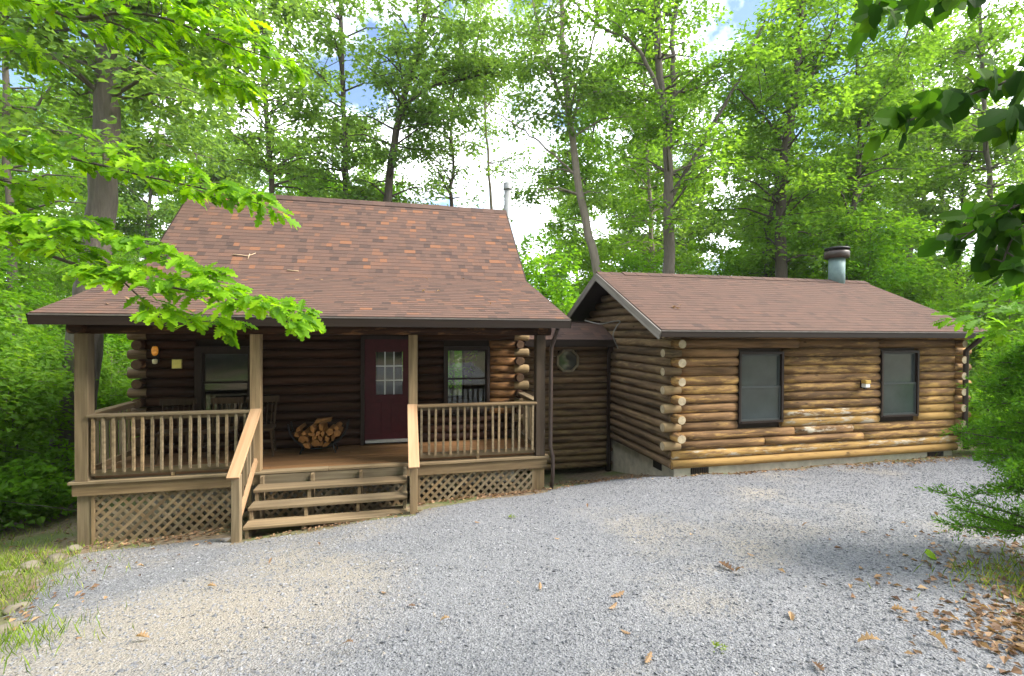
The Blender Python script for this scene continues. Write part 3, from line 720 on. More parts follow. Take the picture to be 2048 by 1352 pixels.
# posts
PX = [-4.105, -2.0015, 0.2067, 2.2446]; YP = 7.575
for i, x in enumerate(PX):
    m = MT['post_dark'] if i == 3 else MT['tan_z']; hw = .077 if i in (0, 3) else .068
    p = box('porch_post', x - hw, x + hw, YP - hw, YP + hw, -1.999, -0.03, m, cabin, bevel=.006)
    if i == 3: p['label'] = 'dark stained porch post beside the downspout'
    if i in (0, 3): box('deck_post', x - .085, x + .085, YP - .085 + .07, YP + .085 + .07, gz(x, YP) - .3, -2.20, MT['tan_z'], cabin, bevel=.006)
# log beams on the posts
tube('porch_beam', [(-4.27, YP, .045), (-3.0, YP, .05), (-1, YP, .045), (1, YP, .05), (2.42, YP, .045)], .082, MT['log_house'], cabin, 12)
for x in (-4.105, 2.2446):
    tube('side_beam', [(x, YP - .20, .055), (x, HY0, .055)], .078, MT['log_house'], cabin, 12)
# railings
def railing_x(x0, x1, nb, name='railing'):
    y = YP - .02
    r = box(name, x0, x1, y - .03, y + .03, -1.20, -1.155, MT['tan_x'], cabin)
    box('handrail', x0 - .012, x1 + .012, y - .085, y + .055, -1.150, -1.112, MT['tan_x'], r, bevel=.008)
    box('bottom_rail', x0, x1, y - .02, y + .02, -1.945, -1.862, MT['tan_x'], r, bevel=.004)
    box('rail_block', (x0 + x1) / 2 - .02, (x0 + x1) / 2 + .02, y - .018, y + .018, -1.998, -1.946, MT['tan_z'], r)
    for i in range(nb):
        x = x0 + (i + .5) * (x1 - x0) / nb + random.uniform(-.004, .004); w = .0175; ln = random.uniform(-.006, .006); lean = random.uniform(-.008, .008)
        beam('baluster', (x + lean, y - .052, -1.895 + ln), (x, y - .052, -1.152), .034, .034, MT['tan_z'], r, bevel=.003, up=(0, 1, 0))
railing_x(PX[0] + .08, PX[1] - .072, 17); railing_x(PX[2] + .072, PX[3] - .08, 17)
for x in (PX[0], PX[3]):
    r = box('railing', x - .03, x + .03, YP + .08, HY0 - .09, -1.20, -1.155, MT['tan_y'], cabin)
    box('handrail', x - .07, x + .07, YP + .079, HY0 - .09, -1.150, -1.112, MT['tan_y'], r, bevel=.008)
    box('bottom_rail', x - .02, x + .02, YP + .08, HY0 - .09, -1.945, -1.862, MT['tan_y'], r)
    s = 1 if x < 0 else -1
    for i in range(10):
        y = YP + .14 + i * .118
        box('baluster', x - s * .055 - .017, x - s * .055 + .017, y - .017, y + .017, -1.89, -1.152, MT['tan_z'], r)
# stairs
SX0, SX1 = -1.93, 0.12
TR = [(7.14, -2.15), (6.90, -2.31), (6.69, -2.48)]
def stringer_mesh(x):
    pr = [(7.505, -2.05), (7.505, -2.75), (6.72, -2.72), (6.72, -2.524), (6.915, -2.524), (6.915, -2.354), (7.16, -2.354), (7.16, -2.194), (7.40, -2.194), (7.40, -2.05)]
    return pr
stairs = None
for i, x in enumerate((-1.89, -1.22, -.55, .08)):
    o = prism('stairs' if i == 0 else 'stringer', stringer_mesh(x), x - .02, x + .02, MT['tan_y'], cabin if i == 0 else stairs)
    if i == 0: stairs = o
for (yf, zt) in TR:
    box('tread', SX0, SX1 - .002, yf, yf + .27, zt - .04, zt, MT['tan_x'], stairs, bevel=.006)
box('riser_board', SX0, SX1 - .002, YD + .005, YD + .028, -2.19, -2.045, MT['tan_x'], stairs)
for x in (-1.985, 0.195):
    gb = gz(x, 6.6)
    nw = box('newel_post', x - .05, x + .05, 6.60, 6.70, gb - .2, -1.80, MT['tan_z'], stairs, bevel=.005)
    beam('handrail', (x, 6.50, -1.80), (x, 7.505, -1.105), .145, .036, MT['new_x'], stairs, bevel=.006)
    beam('bottom_rail', (x, 6.69, -2.42), (x, 7.49, -1.83), .035, .085, MT['new_x'], stairs)
    for t in (.2, .38, .56, .74, .9):
        y = 6.66 + t * .85; zb_ = -2.40 + (y - 6.69) * .74; zt_ = -1.84 + (y - 6.50) * .69
        box('baluster', x - .017 - .03, x + .017 - .03, y - .017, y + .017, zb_, zt_, MT['tan_z'], stairs)
# lattice panels
def lattice(x0, x1, z0a, z0b, z1, y, lab):
    zmin = min(z0a, z0b) - .08
    c = ((x0 + x1) / 2, y, z1)
    p = obj('lattice_panel', boxes_mesh('lattice_panel', [(x0, x0 + .04, y - .012, y + .012, z0a - .1, z1), (x1 - .04, x1, y - .012, y + .012, z0b - .1, z1), (x0 + .04, x1 - .04, y + .014, y + .034, z1 - .05, z1)], c), MT['tan_z'], cabin, c)
    p['label'] = lab
    for sgn, yy in ((1, y - .006), (-1, y + .004)):
        s = x0 - (z1 - zmin) - .2
        while s < x1 + (z1 - zmin) + .2:
            # line x = s + sgn*(z - zmin) for slat centre
            pts = []
            ta, tb = zmin, z1 - .002
            xa, xb = s + sgn * 0, s + sgn * (tb - zmin)
            lo, hi = 0.0, tb - zmin
            # clip in x
            if sgn > 0: lo = max(lo, x0 + .015 - s); hi = min(hi, x1 - .015 - s)
            else: lo = max(lo, s - (x1 - .015)); hi = min(hi, s - (x0 + .015))
            if hi - lo > .04:
                beam('slat', (s + sgn * lo, yy, zmin + lo), (s + sgn * hi, yy, zmin + hi), .0085, .040, MT['tan_x'], p, up=(-sgn, 0, 1))
            s += .132
lattice(-4.02, -2.06, gz(-4.0, 7.55), gz(-2.1, 7.55), -2.197, 7.56, 'pale diagonal lattice skirt under the left half of the porch')
lattice(0.28, 2.16, gz(.3, 7.55), gz(2.15, 7.55), -2.197, 7.56, 'diagonal lattice skirt under the right half of the porch')
lattice(-1.94, 0.12, -2.72, -2.62, -2.197, 7.60, 'shaded lattice skirt behind the open stairs')
# downspout on the right corner of the porch
tube('downspout', [(2.43, YE + .06, .07), (2.43, YE + .10, .03), (2.405, YP - .13, -.22), (2.405, YP - .10, -.5), (2.405, YP - .10, -1.85), (2.44, YP - .12, -2.02), (2.44, YP - .12, -2.3), (2.42, YP - .11, -2.54)], .032, MT['gutter'], cabin, 8)
# stove pipe behind the ridge end
chim = tube('chimney_pipe', [(2.79, 12.5, -2.2), (2.79, 12.5, 1.5), (2.79, 12.5, 3.83)], .092, MT['metal'], cabin, 16)
tube('chimney_cap', [(2.79, 12.5, 3.80), (2.79, 12.5, 3.815), (2.79, 12.5, 3.83), (2.79, 12.5, 3.97), (2.79, 12.5, 3.985)], [.10, .125, .118, .118, .105], MT['metal'], chim, 16)
for zc in (3.02, 3.84): tube('pipe_band', [(2.79, 12.5, zc), (2.79, 12.5, zc + .022)], .112 if zc > 3.5 else .097, MT['black'] if zc > 3.5 else MT['metal'], chim, 16)

# ================================================================ annex
AX0, AX1, AY0, AY1, AZ0 = 4.444, 10.62, 7.18, 11.47, -2.256
AYE, AZE, AYR, AZR = 6.783, 0.055, 9.327, 1.256
AXL, AXR = 3.98, 10.84
annex = thing('log_annex', (7.5, 9.3, -2.6), 'golden brown log annex with two dark windows facing the gravel', 'cabin')
aroof = prism('roof', [(AYE, AZE - HT), (AYE, AZE), (AYR, AZR), (2 * AYR - AYE, AZE), (2 * AYR - AYE, AZE - HT), (AYR, AZR - HT * 1.1)], AXL, AXR, MT['trim'], annex)
shingle_slope(aroof, AXL + .002, AXR - .002, AYE - .015, AZE, AYR, AZR, 290, 21, bias=-0.08, contrast=0.5, focus_x=6.0)
shingle_slope(aroof, AXL + .002, AXR - .002, 2 * AYR - AYE + .015, AZE, AYR, AZR, 0, 22, contrast=.55)
for i in range(24):
    xa = AXL + i * (AXR - AXL) / 24; w = (AXR - AXL) / 24 + 0.03; zc = AZR + .02 + (0.0 if i < 2 else .012)
    v = [(0, -.14, -.062), (w, -.14, -.067), (w, 0, .008), (0, 0, .014), (0, .14, -.062), (w, .14, -.067), (0, -.14, -.074), (w, -.14, -.079), (0, .14, -.074), (w, .14, -.079)]
    me = fast_mesh('ridge_cap', np.array(v), [np.array([f]) for f in fc], attr=np.full(10, random.uniform(.05, .4))); me.materials.append(MT['shingle'])
    obj('ridge_cap', me, None, aroof, (xa, AYR, zc))
box('fascia', AXL, AXR, AYE - .026, AYE - .002, AZE - .10, AZE - .003, MT['trim'], aroof)
box('drip_edge', AXL, AXR, AYE - .034, AYE - .004, AZE - .015, AZE + .004, MT['drip'], aroof)
for xs, s in ((AXL, -1), (AXR, 1)):
    x_ = xs + s * .014
    for s2 in (-1, 1):
        yb_ = AYE if s2 < 0 else 2 * AYR - AYE
        o = beam('rake_board', (x_, yb_, AZE - .075), (x_, AYR, AZR - .075), .024, .145, MT['rake'], aroof)
        if s > 0: o['label'] = 'rake board of the far gable'
box('soffit', AX0 - .02, AX1 + .02, AYE + .01, AY0 + .02, -.055, -.04, MT['trim'], annex)
AWIN = [(5.66, 6.56, -1.53, -.30), (8.71, 9.60, -1.53, -.29)]
def backing2(name, parent, x0, x1, z0, z1, y0, y1, openings, mat):
    global cabin
    keep_ = cabin; cabin = parent; o = backing(name, x0, x1, z0, z1, y0, y1, openings, mat); cabin = keep_; return o
awf = backing2('front_wall', annex, AX0 + .01, AX1 - .01, AZ0 - .02, .06, AY0 + .03, AY0 + .10, AWIN, MT['back'])
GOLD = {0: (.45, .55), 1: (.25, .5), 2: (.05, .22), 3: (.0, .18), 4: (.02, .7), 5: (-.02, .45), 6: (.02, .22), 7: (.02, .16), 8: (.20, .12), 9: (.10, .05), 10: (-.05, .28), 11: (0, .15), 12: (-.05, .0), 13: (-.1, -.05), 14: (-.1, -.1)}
for k in range(15):
    z = AZ0 + CH * (k + .5)
    for a, b in spans(AX0 + (0 if k > 1 else -.03), AX1, z, AWIN):
        cuts = [a, b]
        if b - a > 3.0 and random.random() < .75: cuts = [a, a + (b - a) * random.uniform(.25, .4), a + (b - a) * random.uniform(.5, .72), b]
        for i in range(len(cuts) - 1):
            s, e = cuts[i], cuts[i + 1]; mid = (s + e) / 2
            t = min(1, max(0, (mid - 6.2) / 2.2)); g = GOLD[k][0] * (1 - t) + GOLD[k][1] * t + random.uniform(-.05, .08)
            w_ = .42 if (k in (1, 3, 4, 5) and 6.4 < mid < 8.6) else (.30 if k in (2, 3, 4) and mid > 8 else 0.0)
            log(awf, (s + .0015, AY0, z), e - s - .003, 'front', MT['log_annex'], depth=.058 * random.uniform(.85, 1.2), gold=g, white=w_)
    if k >= 2 and k % 2 == 0:
        log_end(awf, (AX0 + .02, AY0 + .01, z), (-1, 0, 0), .21, .079, MT['log_gable'], MT['log_cap'], 0.55 if k < 9 else 0.1)
        log_end(awf, (AX1 - .02, AY0 + .01, z), (1, 0, 0), .34, .079, MT['log_annex'], MT['log_cap'], 0.15)
    elif k >= 2:
        log_end(awf, (AX0 + .03, AY0 - .02, z), (0, -1, 0), .20, .080, MT['log_annex'], MT['log_cap'], 0.25)
        log_end(awf, (AX1 - .03, AY0 - .02, z), (0, -1, 0), .15, .080, MT['log_annex'], MT['log_cap'], 0.1)
def agable(x, facing, nm):
    w = prism(nm, [(AY0 + .1, AZ0 - .02), (AY0 + .1, .10), (AYR, AZR - .14), (AY1 - .03, .12), (AY1 - .03, AZ0 - .02)], x + (.02 if facing == 'left' else -.09), x + (.09 if facing == 'left' else -.02), MT['back'], annex)
    for k in range(24):
        z = AZ0 + CH * (k + .5); top = z + CH * .5
        y0 = AY0 if top < .12 else AYE + (top + .10 - AZE) * (AYR - AYE) / (AZR - AZE); y1 = 2 * AYR - y0
        y1 = min(y1, AY1)
        if y1 - y0 < .25: break
        h = {'gold': random.choice([-.1, 0, .08, .15])}
        if facing == 'left': log(w, (x, y1, z), y1 - y0, 'left', MT['log_gable'], gold=h['gold'])
        else: log(w, (x, y0, z), y1 - y0, 'right', MT['log_annex'], gold=h['gold'])
agable(AX0, 'left', 'left_gable_wall'); agable(AX1, 'right', 'right_gable_wall')
awb = backing2('back_wall', annex, AX0 + .01, AX1 - .01, AZ0 - .02, .06, AY1 - .10, AY1 - .03, [], MT['back'])
for k in range(15): log(awb, (AX1, AY1, AZ0 + CH * (k + .5)), AX1 - AX0, 'back', MT['log_annex'])
for (x0, x1, z0, z1) in AWIN:
    window(annex, x0, x1, z0, z1, AY0, MT['trim_z'], MT['screen'], MT['sash'], fw=.042, pr=.078)
# foundation with vents
fz = -3.3
fnd = obj('foundation', boxes_mesh('foundation', [(AX0 + .04, AX1 - .04, AY0 + .02, AY0 + .2, fz, AZ0 - .003), (AX0 + .04, AX0 + .2, AY0 + .203, AY1, fz, AZ0 - .003), (AX1 - .2, AX1 - .04, AY0 + .203, AY1, fz, AZ0 - .003)], (7.5, 9.3, -3)), MT['concrete'], annex, (7.5, 9.3, -3))
for (x0, x1) in ((4.80, 5.14), (9.95, 10.35)):
    v_ = box('vent', x0, x1, AY0 + .012, AY0 + .03, -2.37, -2.265, MT['black'], fnd)
    for i in range(9): box('vent_bar', x0 + .02 + i * .035, x0 + .032 + i * .035, AY0 + .004, AY0 + .0115, -2.36, -2.27, MT['gutter'], fnd)
box('vent', AX0 + .028, AX0 + .05, 7.58, 7.86, -2.40, -2.285, MT['black'], fnd)
# flue with cap
fl = tube('flue_pipe', [(10.06, 9.33, 1.0), (10.06, 9.33, 1.9)], .17, MT['metal_teal'], annex, 20)
tube('flue_cap', [(10.06, 9.33, 1.80), (10.06, 9.33, 1.82), (10.06, 9.33, 1.95), (10.06, 9.33, 1.97)], [.235, .26, .26, .24], MT['gutter'], fl, 20)
tube('flue_cap_lid', [(10.06, 9.33, 2.0), (10.06, 9.33, 2.02), (10.06, 9.33, 2.05), (10.06, 9.33, 2.08)], [.25, .265, .25, .12], MT['black'], fl, 20)
for a in range(4): tube('cap_strut', [(10.06 + .2 * math.cos(a * 1.57), 9.33 + .2 * math.sin(a * 1.57), 1.96), (10.06 + .2 * math.cos(a * 1.57), 9.33 + .2 * math.sin(a * 1.57), 2.02)], .012, MT['black'], fl, 6)
# downspout at right corner
tube('downspout', [(10.70, AYE + .02, .0), (10.70, AYE + .06, -.08), (10.66, AY0 - .14, -.30), (10.66, AY0 - .14, -1.95), (10.66, AY0 - .16, -2.2)], .045, MT['gutter'], annex, 8)

# ================================================================ connecting passage
CY, CX0, CX1, CZ0, CHC = 9.6, 2.34, 4.36, -2.86, 0.139
conn = thing('connecting_passage', (3.4, 10.1, -2.95), 'dark log-sided passage with octagonal window joining cabin and annex', 'passage')
OC = (3.44, -.57); OR = .235
cwall = box('front_wall', CX0, AX0 - .10, CY + .03, CY + .10, CZ0, -.15, MT['back'], conn)
def log_oct(k):
    z = CZ0 + CHC * (k + .5); g = .30 - k * .018 + random.uniform(-.08, .05)
    # logs stop at the octagonal window
    dz = max(0, abs(z - OC[1]) - CHC * .2)
    if dz < OR * .92:
        hw = min(OR, OR * .414 + (OR - dz)) if dz > OR * .414 else OR
        segs = [(CX0, OC[0] - hw * .97), (OC[0] + hw * .97, CX1)]
    else: segs = [(CX0, CX1)]
    for s, e in segs: log(cwall, (s, CY, z), e - s, 'front', MT['log_conn'], h=CHC, depth=.06, gold=g)
for k in range(19): log_oct(k)
def octo(name, r0, r1, y0, y1, mat, parent):
    V = []; Fc = []
    for i in range(8):
        a = math.pi / 8 + i * math.pi / 4
        for r in (r0, r1):
            for y in (y0, y1): V.append((math.cos(a) * r / math.cos(math.pi / 8), y, math.sin(a) * r / math.cos(math.pi / 8)))
    for i in range(8):
        p, q = i * 4, ((i + 1) % 8) * 4
        if r0 > 0: Fc += [(p, p + 2, q + 2, q), (p + 2, p + 3, q + 3, q + 2), (p + 1, q + 1, q + 3, p + 3), (p, q, q + 1, p + 1)]
    if r0 == 0:
        V = [v for i, v in enumerate(V) if i % 4 >= 2]; Fc = [tuple(range(0, 16, 2)), tuple(range(15, 0, -2))] + [(2 * i, 2 * i + 1, (2 * i + 3) % 16, (2 * i + 2) % 16) for i in range(8)]
    return obj(name, pymesh(name, V, Fc), mat, parent, (OC[0], CY, OC[1]))
MT['mirror'] = plain('dark_reflecting_glass', (0.05, 0.055, 0.05), 0.04, nscale=2); MT['mirror'].node_tree.nodes['Principled BSDF'].inputs['Specular IOR Level'].default_value = 1.0
ow = octo('window', OR * .84, OR * 1.02, -.085, .05, MT['tan_z'], conn); octo('pane', 0, OR * .86, -.03, -.02, MT['mirror'], ow)
CYE, CZE, CYR, CZR = 9.22, -.135, 10.05, .255
croof = prism('roof', [(CYE, CZE - .05), (CYE, CZE), (CYR, CZR), (10.9, CZE), (10.9, CZE - .05), (CYR, CZR - .055)], HX1 + .2, AX0 - .08, MT['trim'], conn)
shingle_slope(croof, HX1 + .2, AX0 - .082, CYE - .01, CZE, CYR, CZR, 60, 31, bias=-.1, contrast=.7, focus_x=3.6)
shingle_slope(croof, HX1 + .2, AX0 - .082, 10.91, CZE, CYR, CZR, 0, 32)
box('ridge_cap', HX1 + .2, AX0 - .09, CYR - .08, CYR + .08, CZR + .002, CZR + .022, MT['trim'], croof)
box('fascia', HX1 + .2, AX0 - .081, CYE - .026, CYE - .002, CZE - .12, CZE - .003, MT['trim'], croof)
box('soffit', HX1 + .2, AX0 - .085, CYE + .003, CY + .02, -.27, -.255, MT['trim'], conn)
box('corner_board', CX1 - .02, CX1 + .06, CY - .09, CY + .02, CZ0 - .1, -.2, MT['trim_z'], conn)
tube('downspout', [(CX1 - .05, CYE + .02, -.18), (CX1 - .04, CYE + .1, -.30), (CX1 - .02, CY - .12, -.42), (CX1 - .02, CY - .12, -2.9)], .035, MT['gutter'], conn, 8)
for k in range(9): log_end(cwall, (CX1 + .055, CY - .03, CZ0 + .1 + k * .28), (0, -1, 0), .06, .05, MT['log_conn'], MT['log_cap_dark'])
box('back_wall', CX0, AX0 - .10, 10.6, 10.68, CZ0, -.1, MT['back'], conn)
# loose service cable where the roofs meet
cb = [at(1236, 697, 9.45), at(1226, 672, 9.4), at(1232, 655, 9.35), at(1240, 643, 9.4), at(1225, 643, 9.5), at(1200, 648, 9.7), at(1170, 641, 9.9)]
cab = tube('service_cable', smooth_path(cb, 24), .011, plain('grey_cable', (.20, .19, .17), .6), None, 7)
tag(cab, 'grey service cable looping over the low passage roof', 'cable')


# ================================================================ things on and around the cabins
def wall_lantern():
    t = thing('wall_lantern', (-3.81, HY0 - .08, -.52), 'small amber glass wall lantern beside the left porch window', 'lantern')
    amber, n, b = new_mat('amber_glass'); b.inputs['Base Color'].default_value = (.60, .24, .03, 1); b.inputs['Roughness'].default_value = .25
    g = noise(n, coords(n, (1, 1, 1)), 30, 3); n.links.new(ramp(n, g, [(.3, (.45, .16, .02)), (.7, (.75, .36, .06))]), b.inputs['Base Color'])
    n.links.new(ramp(n, g, [(.3, (.8, .25, .02)), (.7, (1, .45, .06))]), b.inputs['Emission Color']); b.inputs['Emission Strength'].default_value = .08
    x, y = -3.81, HY0 - .14
    box('back_plate', x - .035, x + .035, HY0 - .085, HY0 - .07, -.50, -.26, MT['black'], t)
    beam('bracket', (x, HY0 - .08, -.37), (x, y, -.37), .018, .018, MT['black'], t)
    tube('globe', [(x, y, -.385), (x, y, -.37), (x, y, -.34), (x, y, -.28), (x, y, -.245), (x, y, -.235)], [.02, .034, .045, .046, .034, .012], amber, t, 14)
    tube('finial', [(x, y, -.236), (x, y, -.22), (x, y, -.205)], [.018, .016, .004], MT['black'], t, 8)
    tube('stem', [(x, y, -.385), (x, y, -.44)], .012, MT['black'], t, 8)
    tube('lower_cup', [(x, y, -.44), (x, y, -.455), (x, y, -.51), (x, y, -.52)], [.02, .038, .034, .012], plain('cream_glass', (.68, .62, .38), .4), t, 10)
wall_lantern()
pq = thing('wall_plaque', (-3.52, HY0 - .09, -.59), 'pale yellow square plaque on the porch log wall', 'plaque')
box('plate', -3.585, -3.455, HY0 - .105, HY0 - .085, -.595, -.455, plain('pale_yellow_enamel', (.80, .70, .20), .5, vary=.1), pq, bevel=.006)
box('rim', -3.592, -3.448, HY0 - .092, HY0 - .074, -.602, -.448, plain('brass_rim', (.42, .33, .10), .5), pq)
def annex_light():
    t = thing('wall_light', (8.26, AY0 - .12, -1.0), 'small boxy white and amber wall light on the annex between its windows', 'light')
    x, y = 8.26, AY0
    box('mount', x - .05, x + .05, y - .10, y - .075, -.97, -.83, MT['trim_z'], t)
    box('hood', x - .06, x + .06, y - .20, y - .10, -.885, -.82, plain('amber_hood', (.50, .33, .09), .5), t, bevel=.01)
    box('lens', x - .05, x + .05, y - .19, y - .102, -.955, -.886, MT['white'], t, bevel=.01)
    box('sensor', x - .02, x + .02, y - .15, y - .11, -.985, -.956, MT['black'], t)
annex_light()

def chair(loc, rz, label):
    t = thing('wooden_chair', loc, label, 'chair', 'wooden chairs on the porch'); t.rotation_euler = (0, 0, rz)
    def part(name, me, m=MT['chair']):
        o = bpy.data.objects.new(name, me); COL.objects.link(o); me.materials.append(m) if not me.materials else None
        o.parent = t; return o
    part('seat', boxes_mesh('seat', [(-.21, .21, -.21, .20, .42, .455)]))
    def tb(name, a, b, r0, r1):
        V, Fq = tube_arr([a, b], [r0, r1], 8); part(name, fast_mesh(name, V, Fq, smooth=True))
    for sx in (-1, 1):
        tb('leg', (sx * .21, -.20, 0), (sx * .17, -.16, .43), .016, .022)
        tb('leg', (sx * .20, .22, 0), (sx * .16, .16, .43), .016, .022)
        tb('back_post', (sx * .18, .18, .44), (sx * .21, .27, .90), .019, .014)
        tb('stretcher', (sx * .19, -.18, .2), (sx * .185, .19, .2), .011, .011)
    tb('stretcher', (-.19, 0, .2), (.19, 0, .2), .011, .011); tb('stretcher', (-.2, -.185, .26), (.2, -.185, .26), .012, .012)
    part('top_rail', boxes_mesh('top_rail', [(-.25, .25, .255, .28, .82, .92)]))
    for i in range(5): tb('spindle', (-.13 + i * .065, .18, .45), (-.15 + i * .075, .262, .83), .009, .008)
chair((-2.20, 8.55, -1.999), .12, 'wooden spindle-back chair just right of the post at the stair top')
chair((-2.78, 8.50, -1.999), -.1, 'wooden spindle-back chair under the left porch window, nearest that post')
chair((-3.40, 8.48, -1.999), .2, 'wooden spindle-back chair at the left end of the porch')

# firewood hoop and split logs
rk = thing('firewood_rack', (-1.30, 8.56, -1.999), 'black crescent-shaped iron firewood rack beside the porch door', 'rack')
for yy in (8.44, 8.68):
    arc = [(-1.30 + .46 * math.cos(a), yy, -1.50 + .42 * math.sin(a)) for a in np.linspace(math.pi * 1.0, math.pi * 2.0, 19)]
    tube('hoop', arc, .014, MT['black'], rk, 8)
for a in (3.5, 4.2, 4.712, 5.2, 5.9):
    tube('cross_bar', [(-1.30 + .46 * math.cos(a), 8.44, -1.50 + .42 * math.sin(a)), (-1.30 + .46 * math.cos(a), 8.68, -1.50 + .42 * math.sin(a))], .01, MT['black'], rk, 6)
for xx in (-1.58, -1.02):
    for yy in (8.44, 8.68): tube('foot', [(xx, yy, -2.0), (xx + (.06 if xx < -1.3 else -.06), yy, -1.84)], .014, MT['black'], rk, 6)
ORD = ['first', 'second', 'third', 'fourth', 'fifth', 'sixth', 'seventh', 'eighth', 'ninth', 'tenth']
def split_log(x, z, r, sd, where):
    rg = np.random.default_rng(sd); a0 = rg.uniform(0, 6.28); n = int(rg.integers(3, 5))
    prof = [(0, 0)] if rg.random() < .7 else []
    span = rg.uniform(1.4, 2.6) if prof else 6.0
    prof += [(math.cos(a0 + span * i / 5) * r * rg.uniform(.85, 1.1), math.sin(a0 + span * i / 5) * r * rg.uniform(.85, 1.1)) for i in range(6)]
    cx = np.mean([p[0] for p in prof]); cz = np.mean([p[1] for p in prof]); prof = [((p[0] - cx), (p[1] - cz)) for p in prof]
    L = rg.uniform(.36, .44); m_ = len(prof); y0 = -L / 2 + rg.uniform(-.04, .04)
    Vv = [(p[0], y0, p[1]) for p in prof] + [(p[0] * .97, y0 + L, p[1] * .97) for p in prof]
    Ff = [tuple(range(m_)), tuple(range(2 * m_ - 1, m_ - 1, -1))] + [(i, m_ + i, m_ + (i + 1) % m_, (i + 1) % m_) for i in range(m_)]
    o = obj('split_log', pymesh('split_log', Vv, Ff), MT['firewood'], None, (x, 8.56, z), (rg.uniform(-.03, .03), 0, rg.uniform(-.08, .08)))
    tag(o, 'split firewood log end-on in the rack, %s' % where, 'firewood', 'split logs in the firewood rack')
sd = 0
for row, (z, hw, n_) in enumerate(((-1.835, .19, 4), (-1.745, .30, 6), (-1.655, .36, 7), (-1.57, .36, 6))):
    for i in range(n_):
        sd += 1
        if row == 3 and i in (1, 4): continue
        split_log(-1.30 + (i - (n_ - 1) / 2) * 2 * hw / n_ * 1.0 + random.uniform(-.01, .01), z + random.uniform(-.012, .012), .066, sd + 40, '%s from left in the %s row' % (ORD[i], ('bottom', 'second', 'third', 'top')[row]))
tp = obj('split_log', pymesh('split_log', [(-.13, -.05, -.03), (.13, -.05, .0), (.15, .02, .05), (-.10, -.04, .035), (-.12, .12, -.03), (.13, .12, .0), (.14, .12, .05), (-.1, .1, .035)], [(0, 1, 2, 3), (7, 6, 5, 4), (0, 4, 5, 1), (1, 5, 6, 2), (2, 6, 7, 3), (3, 7, 4, 0)]), MT['firewood'], None, (-1.24, 8.52, -1.485))
tag(tp, 'split log lying crosswise on top of the firewood pile', 'firewood')

# ---------------------------------------------------------------- foliage tools
def unit(v): return v / (np.linalg.norm(v, axis=-1, keepdims=True) + 1e-9)
def leaf_quads(pos, head, nrm, L, W, fold=0.18):
    head = unit(head); side = unit(np.cross(head, nrm)); nn = np.cross(side, head)
    L = L[:, None]; W = W[:, None]
    a = pos; t = pos + head * L - nn * L * .12; m = pos + head * L * .48 + nn * L * fold * .5
    V = np.stack([a, m + side * W * .5, t, m - side * W * .5], 1).reshape(-1, 3)
    n = len(pos); return V, np.arange(n * 4).reshape(n, 4)
def spray_leaves(cen, rad, thick, n, rg, size, droop=0.25, tilt=0.55):
    """n leaves in a flattened, drooping disc of foliage"""
    a = rg.uniform(0, 2 * math.pi, n); r = rad * np.sqrt(rg.random(n)) * (0.72 + .38 * np.sin(a * 3 + rg.uniform(0, 6)))
    z = rg.normal(0, thick * .5, n) - droop * (r / rad) ** 2 * rad * .6
    pos = np.stack([np.cos(a) * r, np.sin(a) * r, z], -1) + cen
    h = np.stack([np.cos(a) + rg.normal(0, .7, n), np.sin(a) + rg.normal(0, .7, n), rg.normal(-.25, .35, n)], -1)
    nr = np.stack([rg.normal(0, tilt, n), rg.normal(0, tilt, n), np.ones(n)], -1)
    L = size * rg.uniform(.65, 1.25, n)
    V, Fq = leaf_quads(pos, h, unit(nr), L, L * rg.uniform(.5, .75, n))
    return V, Fq, n
def foliage(name, sprays, mat, rg, size, per, parent, loc, hue=0.0):
    """sprays: list of (centre, radius, thickness)"""
    Vs = []; lv = []; cnt = 0
    for (c, r, th) in sprays:
        n = max(6, int(per * (r ** 2)))
        V, _, n = spray_leaves(np.asarray(c, float), r, th, n, rg, size)
        base = np.clip(rg.normal(.48 + hue, .13), .05, .95)
        Vs.append(V); lv.append(np.repeat(np.clip(base + rg.normal(0, .15, n), 0, 1), 4)); cnt += n
    V = np.concatenate(Vs) - np.asarray(loc)
    return obj(name, fast_mesh(name, V, np.arange(cnt * 4).reshape(cnt, 4), attr=np.concatenate(lv)), mat, parent, loc)
def stem_path(pts, n=16): return smooth_path(pts, n)

